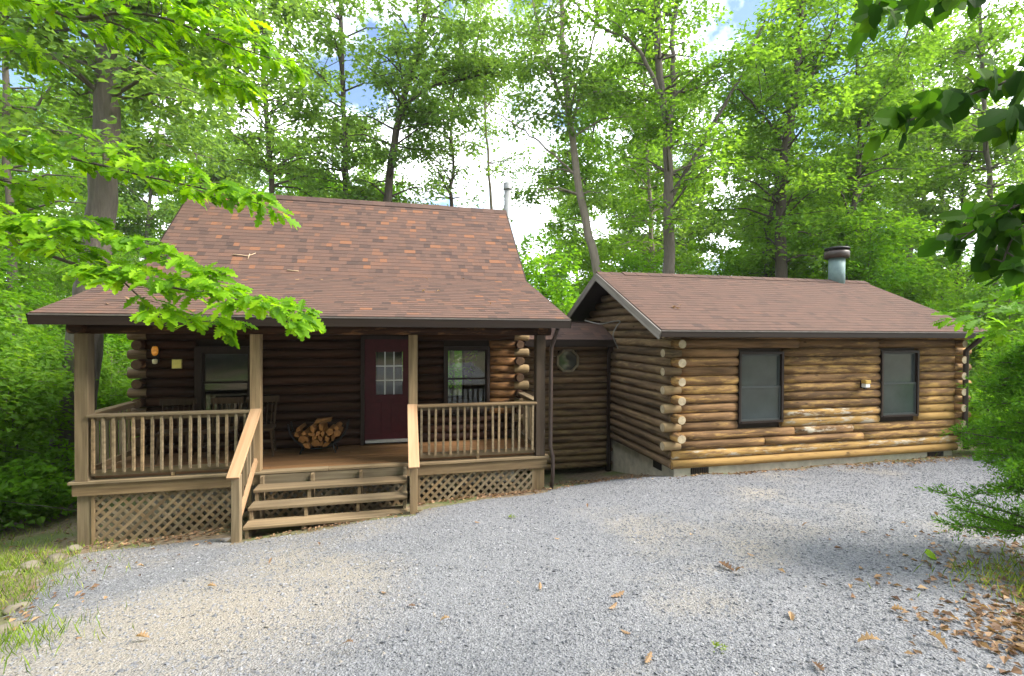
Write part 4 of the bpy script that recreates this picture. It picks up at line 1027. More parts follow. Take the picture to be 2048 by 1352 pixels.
G1 = 'tall trees close behind the cabins'
def make_tree(name, label, stems, mat_bark, mat_leaf, seed, n_spray=55, R=2.3, size=.16, per=150, dens=1.0, z_lo=None, group=None, sr=(.55, 1.15), hue=0.0, cat='tree', flare=1.35):
    """stems: list of (points(m,3), r_start, r_end); the first is the trunk"""
    rg = np.random.default_rng(seed)
    if group == G1: n_spray = int(n_spray * 1.5); per *= 1.25; R *= 1.12
    base = np.array(stems[0][0][0], float)
    t = thing(name, base, label, cat, group)
    parts = []; paths = []
    for i, (p, r0, r1) in enumerate(stems):
        sp = stem_path(p, 18)
        k = len(sp); rr = np.linspace(r0, r1, k) * (.8 if r0 < .3 else 1)
        if i == 0: rr[0] *= flare; rr[1] *= 1 + (flare - 1) * .4
        if k > 4: sp[1:-1] += rg.normal(0, .02, (k - 2, 3)) * (1 if r0 < .3 else .5)
        parts.append(tube_arr(sp, rr, 9, seed=seed + i, wob=.03)); paths.append((sp, rr))
    sprays = []
    zb = base[2]; ztop = max(p[-1][2] for p, _ in paths)
    zl = z_lo if z_lo is not None else zb + (ztop - zb) * .3
    wts = np.array([np.linalg.norm(np.diff(p, axis=0), axis=1).sum() for p, _ in paths]); wts /= wts.sum()
    tries = 0
    while len(sprays) < n_spray and tries < n_spray * 20:
        tries += 1
        i = rg.choice(len(paths), p=wts); p, rr = paths[i]; j = rg.integers(1, len(p)); q = p[j]
        if q[2] < zl: continue
        f = (q[2] - zl) / (ztop - zl + .01); Rm = R * (1.0 - .45 * f) * (.55 + .45 * min(1, f * 4 + .3))
        a = rg.uniform(0, 6.283); ln = Rm * rg.uniform(.25, 1.0)
        c = q + np.array([math.cos(a) * ln, math.sin(a) * ln, rg.uniform(-.15, .55) * ln])
        mid = (q + c) / 2 + np.array([0, 0, .12 * ln])
        b0 = min(.045, rr[j] * .45)
        parts.append(tube_arr(np.array([q, mid, c]), [b0, b0 * .65, .006], 5))
        for _ in range(2):   # twigs
            e = c + np.array([rg.normal(0, .4), rg.normal(0, .4), rg.normal(-.05, .15)])
            parts.append(tube_arr(np.array([mid * .4 + c * .6, e]), [b0 * .4, .004], 4))
        sprays.append((c, rg.uniform(*sr), rg.uniform(.2, .5)))
    V, Fq = join_arr(parts)
    obj('trunk', fast_mesh('trunk', V - base, Fq, smooth=True), mat_bark, t, base)
    foliage('crown', sprays, mat_leaf, rg, size, per, t, base, hue)
    return t
def copy_tree(src, loc, rz, s, label, group):
    t = src.copy(); COL.objects.link(t); t.location = loc; t.rotation_euler = (0, 0, rz); t.scale = (s, s, s * random.uniform(.92, 1.12))
    t['label'] = label; t['group'] = group
    for ch in list(src.children):
        c = ch.copy(); COL.objects.link(c); c.parent = t
    return t
def px(lst, d):
    return [tuple(at(u, v, d)) for u, v in lst]
def rooted(lst, d):
    """trunk path whose first point drops to the ground below"""
    P = [np.array(p) for p in px(lst, d)]; b = P[0].copy(); b[2] = gz(b[0], b[1]) - .1
    if P[0][2] > b[2] + .3: P = [b] + P
    else: P[0] = b
    return [tuple(p) for p in P]

BK, BD, BP_ = MT['bark'], MT['bark_d'], MT['bark_p']; LF, LB, LS = MT['leaf_far'], MT['leaf_blue'], MT['leaf_sap']
def rr(w, d): return w / 2 * d / F_PX

# the big trunk left of the cabin
make_tree('oak_tree', 'thick grey trunk rising beside the left corner of the porch roof', [
    (px([(116, 1010), (140, 900), (158, 800), (172, 660), (188, 540), (205, 400), (213, 250), (218, 90), (222, -120), (226, -420)], 10.3), rr(70, 10.3), rr(34, 10.3)),
    (px([(216, 130), (150, 0), (60, -160)], 10.3), .10, .03), (px([(220, 60), (300, -60), (420, -200)], 10.3), .11, .03)], BK, LB, 101, 60, 2.6, .17, 150, z_lo=3.2, flare=1.5, group=G1)
make_tree('forest_tree', 'dark straight trunk above the left half of the cabin ridge', [(rooted([(690, 470), (689, 395), (690, 280), (686, 150), (682, 0), (678, -180)], 20), rr(17, 20), rr(9, 20)), (px([(688, 200), (620, 130), (560, 60)], 20), .07, .02)], BD, LB, 102, 62, 2.6, .19, 150, z_lo=2.2, group=G1)
make_tree('forest_tree', 'forked trunk behind the cabin ridge with one limb arching far right', [(rooted([(770, 470), (774, 395), (788, 290), (803, 215), (826, 130), (850, 30), (880, -120), (900, -260)], 19), rr(24, 19), rr(9, 19)), (px([(800, 225), (850, 178), (925, 158), (1010, 140), (1060, 110)], 19), .11, .03)], BD, LB, 103, 60, 2.6, .18, 150, z_lo=4.6, group=G1)
make_tree('forest_tree', 'pale leaning trunk splitting into several thin stems right of the stove pipe', [(rooted([(1195, 560), (1178, 470), (1152, 350), (1140, 240), (1130, 150), (1124, 30), (1118, -140), (1110, -280)], 17), rr(24, 17), rr(9, 17)), (px([(1142, 250), (1105, 150), (1080, 60), (1050, -60)], 17), .08, .03), (px([(1142, 250), (1170, 150), (1190, 60), (1200, -60)], 17), .07, .02), (px([(1152, 350), (1060, 270), (980, 220)], 17), .05, .02)], BP_, LB, 104, 48, 2.4, .17, 150, z_lo=4.2, group=G1)
make_tree('forest_tree', 'tall double-stemmed trunk above the left end of the annex ridge', [(rooted([(1337, 580), (1338, 480), (1338, 390), (1335, 260), (1324, 190), (1315, 80), (1312, -60), (1308, -240)], 16), rr(32, 16), rr(12, 16)), (px([(1337, 290), (1346, 190), (1347, 60), (1362, -60), (1370, -240)], 16), .12, .05), (px([(1343, 395), (1390, 310), (1440, 228), (1492, 125), (1530, 40)], 16.3), .11, .03), (px([(1322, 190), (1270, 92), (1190, 45), (1140, -10)], 15.7), .09, .03), (px([(1345, 190), (1420, 165), (1490, 130)], 16), .06, .02)], BK, LF, 105, 60, 2.5, .16, 150, z_lo=3.2, group=G1)
make_tree('forest_tree', 'straight dark trunk standing above the middle of the annex ridge', [(rooted([(1562, 600), (1562, 500), (1562, 410), (1571, 300), (1590, 180), (1600, 50), (1606, -90), (1610, -260)], 17), rr(32, 17), rr(12, 17)), (px([(1588, 200), (1640, 120), (1680, 20)], 17), .09, .03), (px([(1572, 290), (1500, 200), (1440, 150)], 17), .07, .02)], BD, LF, 106, 66, 2.5, .17, 160, z_lo=2.3, group=G1)
make_tree('forest_tree', 'slim crooked trunk just left of the straight dark one over the annex', [(rooted([(1530, 600), (1533, 540), (1538, 450), (1552, 370), (1562, 300), (1540, 200), (1520, 90)], 18.5), rr(16, 18.5), .03)], BD, LF, 107, 30, 2.0, .16, 150, z_lo=1.8, group=G1)
make_tree('forest_tree', 'leaning forked trunk behind the annex flue pipe', [(rooted([(1690, 570), (1697, 470), (1712, 380), (1718, 310), (1715, 200), (1712, 60), (1716, -90)], 18), rr(18, 18), .05), (px([(1714, 320), (1745, 230), (1792, 125), (1830, 20)], 18), .09, .03)], BD, LF, 108, 52, 2.3, .17, 150, z_lo=2.6, group=G1)
make_tree('forest_tree', 'thin bare-stemmed tree in the gap beyond the right end of the annex', [(rooted([(1898, 540), (1893, 460), (1880, 375), (1868, 320), (1850, 250), (1845, 120), (1850, -40)], 24), rr(12, 24), .04), (px([(1882, 385), (1900, 320), (1905, 240)], 24), .06, .02)], BD, LB, 109, 34, 2.4, .2, 120, z_lo=7.0, group=G1)
make_tree('forest_tree', 'thin pale trunk left of the annex gable peak, deep in the wood', [(rooted([(1306, 560), (1303, 470), (1298, 380), (1290, 250), (1286, 120), (1280, -60)], 23), rr(15, 23), .05)], BP_, LF, 110, 52, 2.5, .19, 140, z_lo=2.4, group=G1)
make_tree('forest_tree', 'dark slender trunk high behind the left rake of the cabin roof', [(rooted([(545, 420), (540, 320), (530, 200), (527, 60), (524, -100), (520, -220)], 17), rr(15, 17), .06), (px([(532, 220), (450, 140), (380, 60)], 17), .07, .02)], BD, LB, 111, 64, 2.6, .17, 155, z_lo=1.6, group=G1)
make_tree('forest_tree', 'slim grey tree at the far left edge of the picture', [(rooted([(30, 640), (20, 430), (12, 250), (10, 100), (0, -80), (-6, -220)], 14), rr(22, 14), .06), (px([(14, 280), (90, 190), (150, 90)], 14), .06, .02)], BK, LF, 112, 44, 2.2, .16, 130, z_lo=1.2, group=G1)
make_tree('forest_tree', 'slim tree behind the far right corner of the annex roof', [(rooted([(1990, 600), (1985, 450), (1975, 300), (1965, 150), (1960, 0), (1955, -160)], 19), rr(16, 19), .05)], BK, LF, 113, 40, 2.3, .17, 140, z_lo=5.2, group=G1)
make_tree('forest_tree', 'thin tree rising between the forked trunk and the stove pipe', [(rooted([(905, 440), (900, 380), (908, 330), (902, 280), (905, 200), (925, 80), (940, -80)], 22), rr(11, 22), .03), (px([(905, 230), (960, 150), (1010, 60)], 22), .06, .02)], BD, LB, 114, 46, 2.8, .17, 130, z_lo=4.2, group=G1)

make_tree('forest_tree', 'slender tree with a high open crown above the right end of the cabin ridge', [(rooted([(985, 480), (982, 400), (975, 300), (968, 180), (962, 40), (955, -120)], 23), rr(10, 23), .03), (px([(970, 220), (1020, 140), (1050, 40)], 23), .05, .02), (px([(968, 200), (910, 130), (870, 60)], 23), .05, .02)], BP_, LB, 115, 40, 2.8, .17, 120, z_lo=7.4, group=G1)

# understory saplings: four kinds, copied
def proto_sapling(seed, h, R, n, label, lean=.2, mat=None, size=.135, per=520):
    rg = np.random.default_rng(seed); a = rg.uniform(0, 6.28)
    p = [(0, 0, -.1), (lean * .3 * math.cos(a), lean * .3 * math.sin(a), h * .35), (lean * math.cos(a), lean * math.sin(a), h * .7), (lean * .8 * math.cos(a), lean * .9 * math.sin(a), h)]
    return make_tree('sapling', label, [(p, .05, .012)], BK, mat or LS, seed, n, R, size, per, z_lo=h * .12, group='saplings', sr=(.35, .75), hue=.05, cat='sapling', flare=1.1)
SAPL = [proto_sapling(201, 4.6, 1.6, 34, 'x'), proto_sapling(202, 5.6, 1.8, 40, 'x'), proto_sapling(203, 3.4, 1.5, 30, 'x', mat=LF), proto_sapling(204, 6.5, 1.9, 44, 'x', mat=LF)]
def plant_at(src, u, d, rz, s, label, group, used=[]):
    p = at(u, 676, d); loc = (p[0], p[1], gz(p[0], p[1]))
    if src.name not in used:
        used.append(src.name); src.location = loc; src.rotation_euler = (0, 0, rz); src.scale = (s, s, s); src['label'] = label; src['group'] = group; return src
    return copy_tree(src, loc, rz, s, label, group)
GS = 'bright green saplings behind the cabins'
KIND_S = ['bright yellow-green', 'tall bright green', 'low mid-green', 'tallest mid-green']
def zone(u):
    for lim, ph in ((0, 'past the left picture edge'), (250, 'left of the porch'), (520, 'over the left part of the cabin roof'), (760, 'over the left half of the cabin ridge'), (1000, 'over the right half of the cabin ridge'), (1130, 'between the stove pipe and the passage'), (1300, 'over the annex gable peak'), (1480, 'over the left part of the annex ridge'), (1640, 'over the middle of the annex ridge'), (1800, 'near the annex flue'), (2048, 'over the right end of the annex')):
        if u < lim: return ph
    return 'past the right picture edge'
for i, (k, u, d, s) in enumerate([(0, 1085, 13.5, 1.1), (1, 1045, 15.5, 1.0), (2, 1140, 15.0, 1.1), (0, 1230, 17, 1.0), (1, 1270, 19, 1.0), (3, 1180, 20, .95), (2, 1395, 17.5, 1.2), (1, 1440, 19, 1.05), (0, 1490, 20, 1.15), (3, 1540, 22, 1.0), (1, 1620, 18, 1.12), (3, 1680, 17.5, .95), (0, 1740, 16.5, 1.2), (1, 1780, 18, 1.1), (2, 1830, 17, 1.2), (0, 1890, 20, 1.0),
                                   (3, 600, 21, 1.05), (1, 460, 18, 1.15), (3, 400, 20, 1.0), (0, 860, 22, 1.2), (1, 740, 23, 1.1), (3, 950, 25, .9)]):
    plant_at(SAPL[k], u, d, random.uniform(0, 6.28), s, '%s sapling %s, %s' % (KIND_S[k], zone(u), 'nearer' if d < 18.2 else 'farther back'), GS)
GSL = 'saplings and brush left of the porch'
for i, (k, u, d, s) in enumerate([(2, 40, 9.0, .85), (0, -40, 9.5, 1.0), (2, 105, 12.0, .9), (1, 10, 12.5, 1.0), (0, 230, 14, 1.0), (3, 70, 16, .95), (1, 160, 18, 1.05), (2, -90, 8.0, 1.0), (3, -60, 14, 1.1), (0, 300, 18, 1.0), (1, 250, 21, 1.1), (2, 215, 12.8, .8)]):
    plant_at(SAPL[k], u, d, random.uniform(0, 6.28), s, '%s sapling in the brush left of the porch, %s' % (KIND_S[k], 'close to the drive' if d < 11 else 'in the middle distance' if d < 15 else 'farthest back'), GSL)
GSR = 'saplings beyond the right end of the annex'
for i, (k, u, d, s) in enumerate([(2, 2000, 13.5, .9), (0, 2060, 14, 1.0), (2, 1955, 15.5, .8), (1, 2120, 16, 1.0), (0, 1940, 23, 1.0), (2, 2040, 11.5, .75), (1, 2010, 21, .9), (2, 1960, 27, 1.2), (2, 1985, 14.2, .7)]):
    plant_at(SAPL[k], u, d, random.uniform(0, 6.28), s, '%s sapling beyond the right end of the annex, %s' % (KIND_S[k], 'nearest' if d < 14 else 'middle distance' if d < 20 else 'farthest back'), GSR)

# deeper forest: three kinds copied
def proto_forest(seed, h, mat, bark, n=70, R=3.2):
    rg = np.random.default_rng(seed)
    p = [(0, 0, -.2), (rg.normal(0, .2), rg.normal(0, .2), h * .3), (rg.normal(0, .4), rg.normal(0, .4), h * .65), (rg.normal(0, .6), rg.normal(0, .6), h)]
    return make_tree('forest_tree', 'x', [(p, .2, .05)], bark, mat, seed, n, R, .25, 150, z_lo=h * .10, group='x', sr=(.8, 1.6))
FO = [proto_forest(301, 15, LF, BD), proto_forest(302, 17, LB, BK), proto_forest(303, 13, LS, BP_, 64, 2.8), proto_forest(304, 16, LB, BD, 76, 3.4)]
used_f = []
def forest(x, y, k, s, lab, grp):
    loc = (x, y, gz(x, y) - .05); src = FO[k]; rz = random.uniform(0, 6.28)
    if k not in used_f:
        used_f.append(k); src.location = loc; src.rotation_euler = (0, 0, rz); src.scale = (s, s, s); src['label'] = lab; src['group'] = grp
    else: copy_tree(src, loc, rz, s, lab, grp)
rgF = np.random.default_rng(55); KIND_F = ['dark-trunked green', 'grey-trunked cool green', 'pale-trunked yellow-green', 'dark-trunked cool green']
for ring, (d0, d1, n_, us) in enumerate(((25, 31, 17, (-250, 2350)), (33, 42, 22, (-450, 2500)), (44, 56, 24, (-500, 2600)))):
    for i in range(n_):
        u = us[0] + (us[1] - us[0]) * (i + rgF.uniform(.15, .85)) / n_; d = rgF.uniform(d0, d1); p = at(u, 676, d)
        if 930 < u < 1060 and ring < 2: continue
        if 1860 < u < 2010 and ring < 2: continue
        s_ = rgF.uniform(.8, 1.15)
        if 840 < u < 1120 or 1390 < u < 1470: s_ *= .55
        if 1840 < u < 2040: s_ *= .4
        kf = int(rgF.integers(0, 4)); forest(p[0], p[1], kf, s_, '%s tree %s, %s row' % (KIND_F[kf], zone(u), ('nearest', 'middle', 'farthest')[ring]), 'trees deep in the wood')
for i, (x, y) in enumerate([(-22, 6), (-17, 12), (-25, 14), (-14, 3), (-19, -2), (22, 10), (20, 4), (24, 16), (19, 18)]):
    forest(x, y, i % 4, .8, 'tree at the %s edge of the clearing, outside the picture' % ('left' if x < 0 else 'right'), 'trees at the sides of the clearing')
for i, (x, y) in enumerate([(-16, -8), (-10, -10), (-5, -9), (0, -10), (-20, -14), (-13, -15), (-7, -13), (5, -11), (-2, -14), (9, -15), (12, -19), (-15, -3), (-12, -6), (16, -20), (21, -20), (25, -14), (3, -15), (-9, -5.5), (-20, -6)]):  # unseen trees, enlarged and crowded close to keep sky light off the porch
    forest(x, y, i % 4, 1.0, 'unseen tree across the drive, set close to darken the porch', 'unseen trees set to darken the porch')

# ---------------------------------------------------------------- foreground oak, off to the left
OAK = [(0, 0), (.10, .03), (.19, .13), (.27, .06), (.38, .21), (.46, .09), (.58, .25), (.67, .11), (.79, .20), (.86, .09), (.94, .10), (1.0, 0.0)]
TUL = [(0, 0), (.06, .16), (.20, .30), (.36, .31), (.46, .22), (.58, .27), (.72, .24), (.86, .13), (1.0, 0.0)]
def leaf_shape(outl, fold=.10, curl=.18, petiole=.12):
    m_ = len(outl); V = []
    mid = [(x, 0, -curl * x * x) for x, _ in outl]
    right = [(x, y, -curl * x * x + fold * y * 1.2) for x, y in outl[1:-1]]; left = [(x, -y, -curl * x * x + fold * y * 1.2) for x, y in outl[1:-1]]
    V = mid + right + left; k = m_ - 2; Fc = []
    for side in (0, 1):
        o = m_ + side * k
        for i in range(m_ - 1):
            a, b = i, i + 1
            if i == 0: f = (0, 1, o)
            elif i == m_ - 2: f = (i, i + 1, o + i - 1)
            else: f = (a, b, o + b - 1, o + a - 1)
            Fc.append(f if side == 1 else f[::-1])
    n0 = len(V); V += [(-petiole, -.008, .02), (-petiole, .008, .02), (0.02, .008, 0), (0.02, -.008, 0)]; Fc.append((n0, n0 + 1, n0 + 2, n0 + 3))
    return np.array(V), Fc
def leaf_mesh_set(outl, mat, n, seed, lo=0.1, hi=.95, curl=.35):
    out = []
    rg = np.random.default_rng(seed)
    for i in range(n):
        V, Fc = leaf_shape(outl, rg.uniform(-.05, .35), rg.uniform(.02, curl))
        me = fast_mesh('leaf', V, [np.array([f]) for f in Fc], attr=np.full(len(V), lo + (hi - lo) * i / (n - 1))); me.materials.append(mat); out.append((me, V, Fc, lo + (hi - lo) * i / (n - 1)))
    return out
def place_leaves(parent_part, leaves, mset, n_single, mat, name='leaf'):
    """leaves: list of (pos, heading, normal, size, variant); first n_single as parts, the rest one joined part"""
    loc0 = np.array(wloc(parent_part)); Vs = []; Fl = {3: [], 4: []}; lv = []; off = 0
    for i, (p, h, nn, s, k) in enumerate(leaves):
        me, V, Fc, t = mset[k]
        x = h / np.linalg.norm(h); y = np.cross(nn, x); y /= np.linalg.norm(y) + 1e-9; z = np.cross(x, y)
        if i < n_single:
            o = bpy.data.objects.new(name, me); COL.objects.link(o); o.parent = parent_part
            Mx = Matrix(((x[0] * s, y[0] * s, z[0] * s, p[0] - loc0[0]), (x[1] * s, y[1] * s, z[1] * s, p[1] - loc0[1]), (x[2] * s, y[2] * s, z[2] * s, p[2] - loc0[2]), (0, 0, 0, 1)))
            o.matrix_basis = Mx
        else:
            Vs.append(V @ np.stack([x, y, z]) * s + p - loc0); lv.append(np.full(len(V), t))
            for f in Fc: Fl[len(f)].append([j + off for j in f])
            off += len(V)
    if Vs:
        o = obj('leaf_mass', fast_mesh('leaf_mass', np.concatenate(Vs), [np.array(Fl[3]), np.array(Fl[4])], attr=np.concatenate(lv)), mat, parent_part, loc0); o['kind'] = 'stuff'
def branch_leaves(path, r0, r1, rg, twig_every, twig_len, cl, size, hang=False, up=.25):
    """wood arrays and leaf list for one leafy branch"""
    wood = [tube_arr(path, np.linspace(r0, r1, len(path)), 7)]; leaves = []
    seg = np.linalg.norm(np.diff(path, axis=0), axis=1); cum = np.concatenate([[0], np.cumsum(seg)]); tot = cum[-1]
    s = .05 * tot; sd = 1
    def cluster(c, d, n):
        for _ in range(n):
            a = rg.normal(0, .9); h = np.array([d[0] * math.cos(a) - d[1] * math.sin(a), d[0] * math.sin(a) + d[1] * math.cos(a), rg.normal(-.28, .25)])
            nn = np.array([rg.normal(0, .4), rg.normal(-.55, .4), 1.0])
            if hang:
                h = np.array([rg.normal(-.35, .6), rg.normal(0, .35), rg.normal(-.55, .45)]); nn = np.array([rg.normal(0, .45), -1.0, rg.normal(.35, .5)])
            leaves.append((c + rg.normal(0, .02, 3), h, nn / np.linalg.norm(nn), size * rg.uniform(.65, 1.2), int(rg.integers(0, 12))))
    while s < tot:
        i = min(len(path) - 2, int(np.searchsorted(cum, s) - 1)); i = max(i, 0)
        f = (s - cum[i]) / (seg[i] + 1e-9); q = path[i] * (1 - f) + path[i + 1] * f; d = (path[i + 1] - path[i]) / (seg[i] + 1e-9)
        sidev = np.cross(d, [0, 0, 1]); sidev /= np.linalg.norm(sidev) + 1e-9
        ln = twig_len * rg.uniform(.5, 1.15) * (1 - .45 * s / tot)
        dirv = d * rg.uniform(.3, .8) + sidev * sd * rg.uniform(.6, 1) + np.array([0, 0, rg.normal(up, .22)]); dirv /= np.linalg.norm(dirv)
        e = q + dirv * ln; m_ = (q + e) / 2 + np.array([0, 0, .04 * ln])
        wood.append(tube_arr(np.array([q, m_, e]), [max(.003, r1 * 1.0), .003, .0018], 5))
        cluster(e, dirv, cl); cluster(m_, dirv, max(1, cl // 2)); cluster(m_ * .4 + e * .6, dirv, max(1, cl // 2))
        sd *= -1; s += twig_every * rg.uniform(.7, 1.3)
    cluster(path[-1], path[-1] - path[-2], cl + 2)
    return wood, leaves
def near_tree(name, label, trunk, tr, branches, mset, mat, seed, n_single, size, cat='tree', hang=False):
    rg = np.random.default_rng(seed); base = np.array(trunk[0]); base[2] = gz(base[0], base[1]) - .05; trunk = [base] + [np.array(p) for p in trunk[1:]]
    t = thing(name, base, label, cat)
    tp_ = smooth_path(trunk, 16); V, Fq = tube_arr(tp_, np.linspace(tr, tr * .55, len(tp_)), 10, wob=.04)
    obj('trunk', fast_mesh('trunk', V - base, Fq, smooth=True), BD, t, base)
    allv = []
    wood = []
    for (pts, r0, r1, every, tl, cl, prio) in branches:
        w_, l_ = branch_leaves(smooth_path(pts, 24), r0, r1, rg, every, tl, cl, size, hang); wood += w_; allv.append((prio, l_))
    V, Fq = join_arr(wood); br = obj('branches', fast_mesh('branches', V - base, Fq, smooth=True), BD, t, base)
    allv.sort(key=lambda a: a[0]); lv = [l for _, ls in allv for l in ls]
    place_leaves(br, lv, mset, n_single, mat)
    return t
OAKS = leaf_mesh_set(OAK, MT['leaf_oak'], 12, 9)
OT = at(-420, 700, 4.6)
otr = [OT, at(-410, 500, 4.6), at(-400, 200, 4.6), at(-390, -200, 4.7), at(-380, -700, 4.8)]
OB = [
    (px([(-400, 330), (-200, 400), (0, 470), (130, 522), (250, 556), (360, 578), (470, 598), (590, 632)], 3.95), .022, .004, .062, .42, 6, 0),
    (px([(235, 552), (275, 590), (320, 628), (390, 640), (455, 648)], 3.85), .007, .003, .085, .16, 5, 0),
    (px([(-400, 420), (-150, 415), (40, 440), (170, 470), (300, 505), (400, 545)], 4.05), .014, .004, .07, .42, 6, 1),
    (px([(-400, 200), (-200, 250), (0, 288), (150, 318), (290, 352), (420, 380), (520, 408)], 4.3), .022, .004, .062, .46, 6, 2),
    (px([(-400, 230), (-150, 330), (0, 360), (90, 380)], 4.2), .014, .004, .09, .38, 5, 4),
    (px([(-390, -160), (-100, -60), (60, 0), (150, 36), (250, 25), (340, 40), (450, 85), (545, 118)], 4.5), .026, .004, .062, .48, 6, 3),
    (px([(180, 30), (260, 60), (340, 115), (420, 160), (480, 175)], 4.4), .010, .003, .075, .34, 6, 3),
    (px([(-390, -300), (-60, -160), (100, -70), (240, -45), (370, -10), (470, 30)], 4.7), .02, .004, .07, .45, 6, 5),
    (px([(-390, -100), (-150, 30), (0, 70), (70, 110)], 4.5), .014, .004, .10, .40, 6, 6),
]
near_tree('oak_tree', 'bright yellow-green oak boughs reaching in from the left over the porch roof', otr, .16, OB, OAKS, MT['leaf_oak'], 61, 290, .165)
# dark leafy boughs on the right, close to the camera
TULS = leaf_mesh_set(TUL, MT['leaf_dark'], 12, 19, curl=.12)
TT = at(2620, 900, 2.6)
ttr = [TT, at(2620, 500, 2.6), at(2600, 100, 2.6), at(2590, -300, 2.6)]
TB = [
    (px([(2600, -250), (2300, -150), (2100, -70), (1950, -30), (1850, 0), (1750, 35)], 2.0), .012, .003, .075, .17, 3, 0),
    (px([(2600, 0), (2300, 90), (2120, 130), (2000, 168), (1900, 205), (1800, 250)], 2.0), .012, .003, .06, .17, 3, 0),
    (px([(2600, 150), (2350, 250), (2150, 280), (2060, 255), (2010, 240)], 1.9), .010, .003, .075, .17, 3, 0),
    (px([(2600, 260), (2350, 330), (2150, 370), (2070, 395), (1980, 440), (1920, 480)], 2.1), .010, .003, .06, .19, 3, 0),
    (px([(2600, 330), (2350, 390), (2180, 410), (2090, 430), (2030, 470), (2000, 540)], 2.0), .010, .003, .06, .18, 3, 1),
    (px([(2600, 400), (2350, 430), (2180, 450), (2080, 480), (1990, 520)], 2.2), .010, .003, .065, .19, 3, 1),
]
near_tree('tulip_tree', 'broad leaves tinted dark for shade, hanging in from the right edge, close to the viewer', ttr, .08, TB, TULS, MT['leaf_dark'], 62, 280, .115, hang=True)
MPS = leaf_mesh_set(OAK, MT['leaf_sap'], 12, 29)
near_tree('oak_sapling', 'lighter green oak twigs hanging in front of the annex eave at the right', [at(2450, 1000, 4.6), at(2440, 700, 4.6), at(2430, 450, 4.6)], .05,
          [(px([(2430, 500), (2250, 560), (2120, 590), (2020, 610), (1940, 640)], 4.4), .012, .003, .08, .34, 4, 0), (px([(2430, 600), (2250, 620), (2100, 640), (2010, 665)], 4.5), .01, .003, .08, .34, 4, 1), (px([(2430, 450), (2250, 500), (2120, 540), (2040, 570)], 4.5), .01, .003, .09, .34, 4, 2)], MPS, MT['leaf_sap'], 63, 120, .15, 'sapling')

# ---------------------------------------------------------------- red cedar at the right
def cedar():
    rg = np.random.default_rng(77)
    cu = at(2108, 1150, 3.9); bx_, by_ = cu[0], cu[1]; bz = gz(bx_, by_)
    t = thing('cedar_tree', (bx_, by_, bz), 'feathery green cedar overlapping the right edge of the gravel', 'tree')
    H = 2.05
    tp_ = np.array([(bx_ + .03 * math.sin(z * 3), by_, bz + z - .05) for z in np.linspace(0, H, 10)])
    V, Fq = tube_arr(tp_, np.linspace(.06, .01, 10), 8, wob=.05)
    wood = [(V, Fq)]; P = []; Hd = []
    for i in range(175):
        z = rg.uniform(.25, H * .97); a = rg.uniform(0, 6.283); ln = (.80 * (1 - z / H) ** .7 + .10) * rg.uniform(.65, 1.1)
        if .48 < z < .66 and rg.random() < .7: continue
        q = np.array([bx_, by_, bz + z]); d = np.array([math.cos(a), math.sin(a), rg.uniform(-.15, .45)])
        k = 7; pp = np.array([q + d * ln * s + np.array([0, 0, -.25 * ln * s * s + .22 * ln * max(0, s - .6)]) for s in np.linspace(0, 1, k)])
        wood.append(tube_arr(pp, np.linspace(.012, .003, k), 5))
        for s in np.linspace(.18, 1, int(22 * ln) + 6):
            j = min(k - 2, int(s * (k - 1))); f = s * (k - 1) - j; c = pp[j] * (1 - f) + pp[j + 1] * f
            for _ in range(3):
                dv = unit(d * .7 + rg.normal(0, .6, 3) + np.array([0, 0, .1])); tl = rg.uniform(.06, .15) * (1.1 - .3 * s)
                m_ = 9
                tt = rg.random(m_)[:, None]
                P.append(c + dv * tl * tt + rg.normal(0, .009, (m_, 3))); Hd.append(np.repeat(dv[None], m_, 0) + rg.normal(0, .5, (m_, 3)))
    P = np.concatenate(P); Hd = np.concatenate(Hd); n = len(P)
    Lh = rg.uniform(.02, .05, n)
    Vq, Fq = leaf_quads(P, Hd, unit(rg.normal(0, 1, (n, 3))), Lh, Lh * .26)
    dist = np.linalg.norm(P[:, :2] - np.array([bx_, by_]), axis=1)
    lv = np.clip(.42 + rg.normal(0, .2, n), 0, 1)
    W_, Fw = join_arr(wood); base = np.array([bx_, by_, bz])
    obj('trunk', fast_mesh('trunk', W_ - base, Fw, smooth=True), BD, t, base)
    obj('crown', fast_mesh('crown', Vq - base, Fq, attr=np.repeat(lv, 4)), MT['cedar'], t, base)
cedar()

# ---------------------------------------------------------------- stones, litter, grass
def rock(u, v, w, h, sd, label):
    p = on_ground(u, v); rg = np.random.default_rng(sd)
    import bmesh
    bm = bmesh.new(); bmesh.ops.create_icosphere(bm, subdivisions=3, radius=1.0)
    k = rg.normal(0, 1, (6, 3)); k /= np.linalg.norm(k, axis=1)[:, None]; cut = rg.uniform(.45, .8, 6)
    for vv in bm.verts:
        c = np.array(vv.co)
        for kk, ct in zip(k, cut):
            dd_ = c @ kk
            if dd_ > ct: c = c - kk * (dd_ - ct) * .85
        c += .03 * np.sin(c[[1, 2, 0]] * 7 + sd); vv.co = (c[0] * w / 2, c[1] * w / 2 * .8, c[2] * h / 2)
    me = bpy.data.meshes.new('stone'); bm.to_mesh(me); bm.free(); me.polygons.foreach_set('use_smooth', np.ones(len(me.polygons), bool))
    o = obj('stone', me, MT['stone'], None, (p[0], p[1], p[2] + h * .18), (0, 0, rg.uniform(0, 6))); tag(o, label, 'stone', 'stones edging the drive')
rock(152, 1100, 0.22, 0.11, 1, 'rounded stone against the foot of the left porch post')
rock(108, 1122, 0.26, 0.11, 2, 'broad pale stone next to the one at the porch post')
rock(58, 1138, 0.27, 0.12, 3, 'flat stone third from the porch post along the drive edge')
rock(18, 1152, 0.24, 0.12, 4, 'stone at the left picture edge, level with the porch foot')
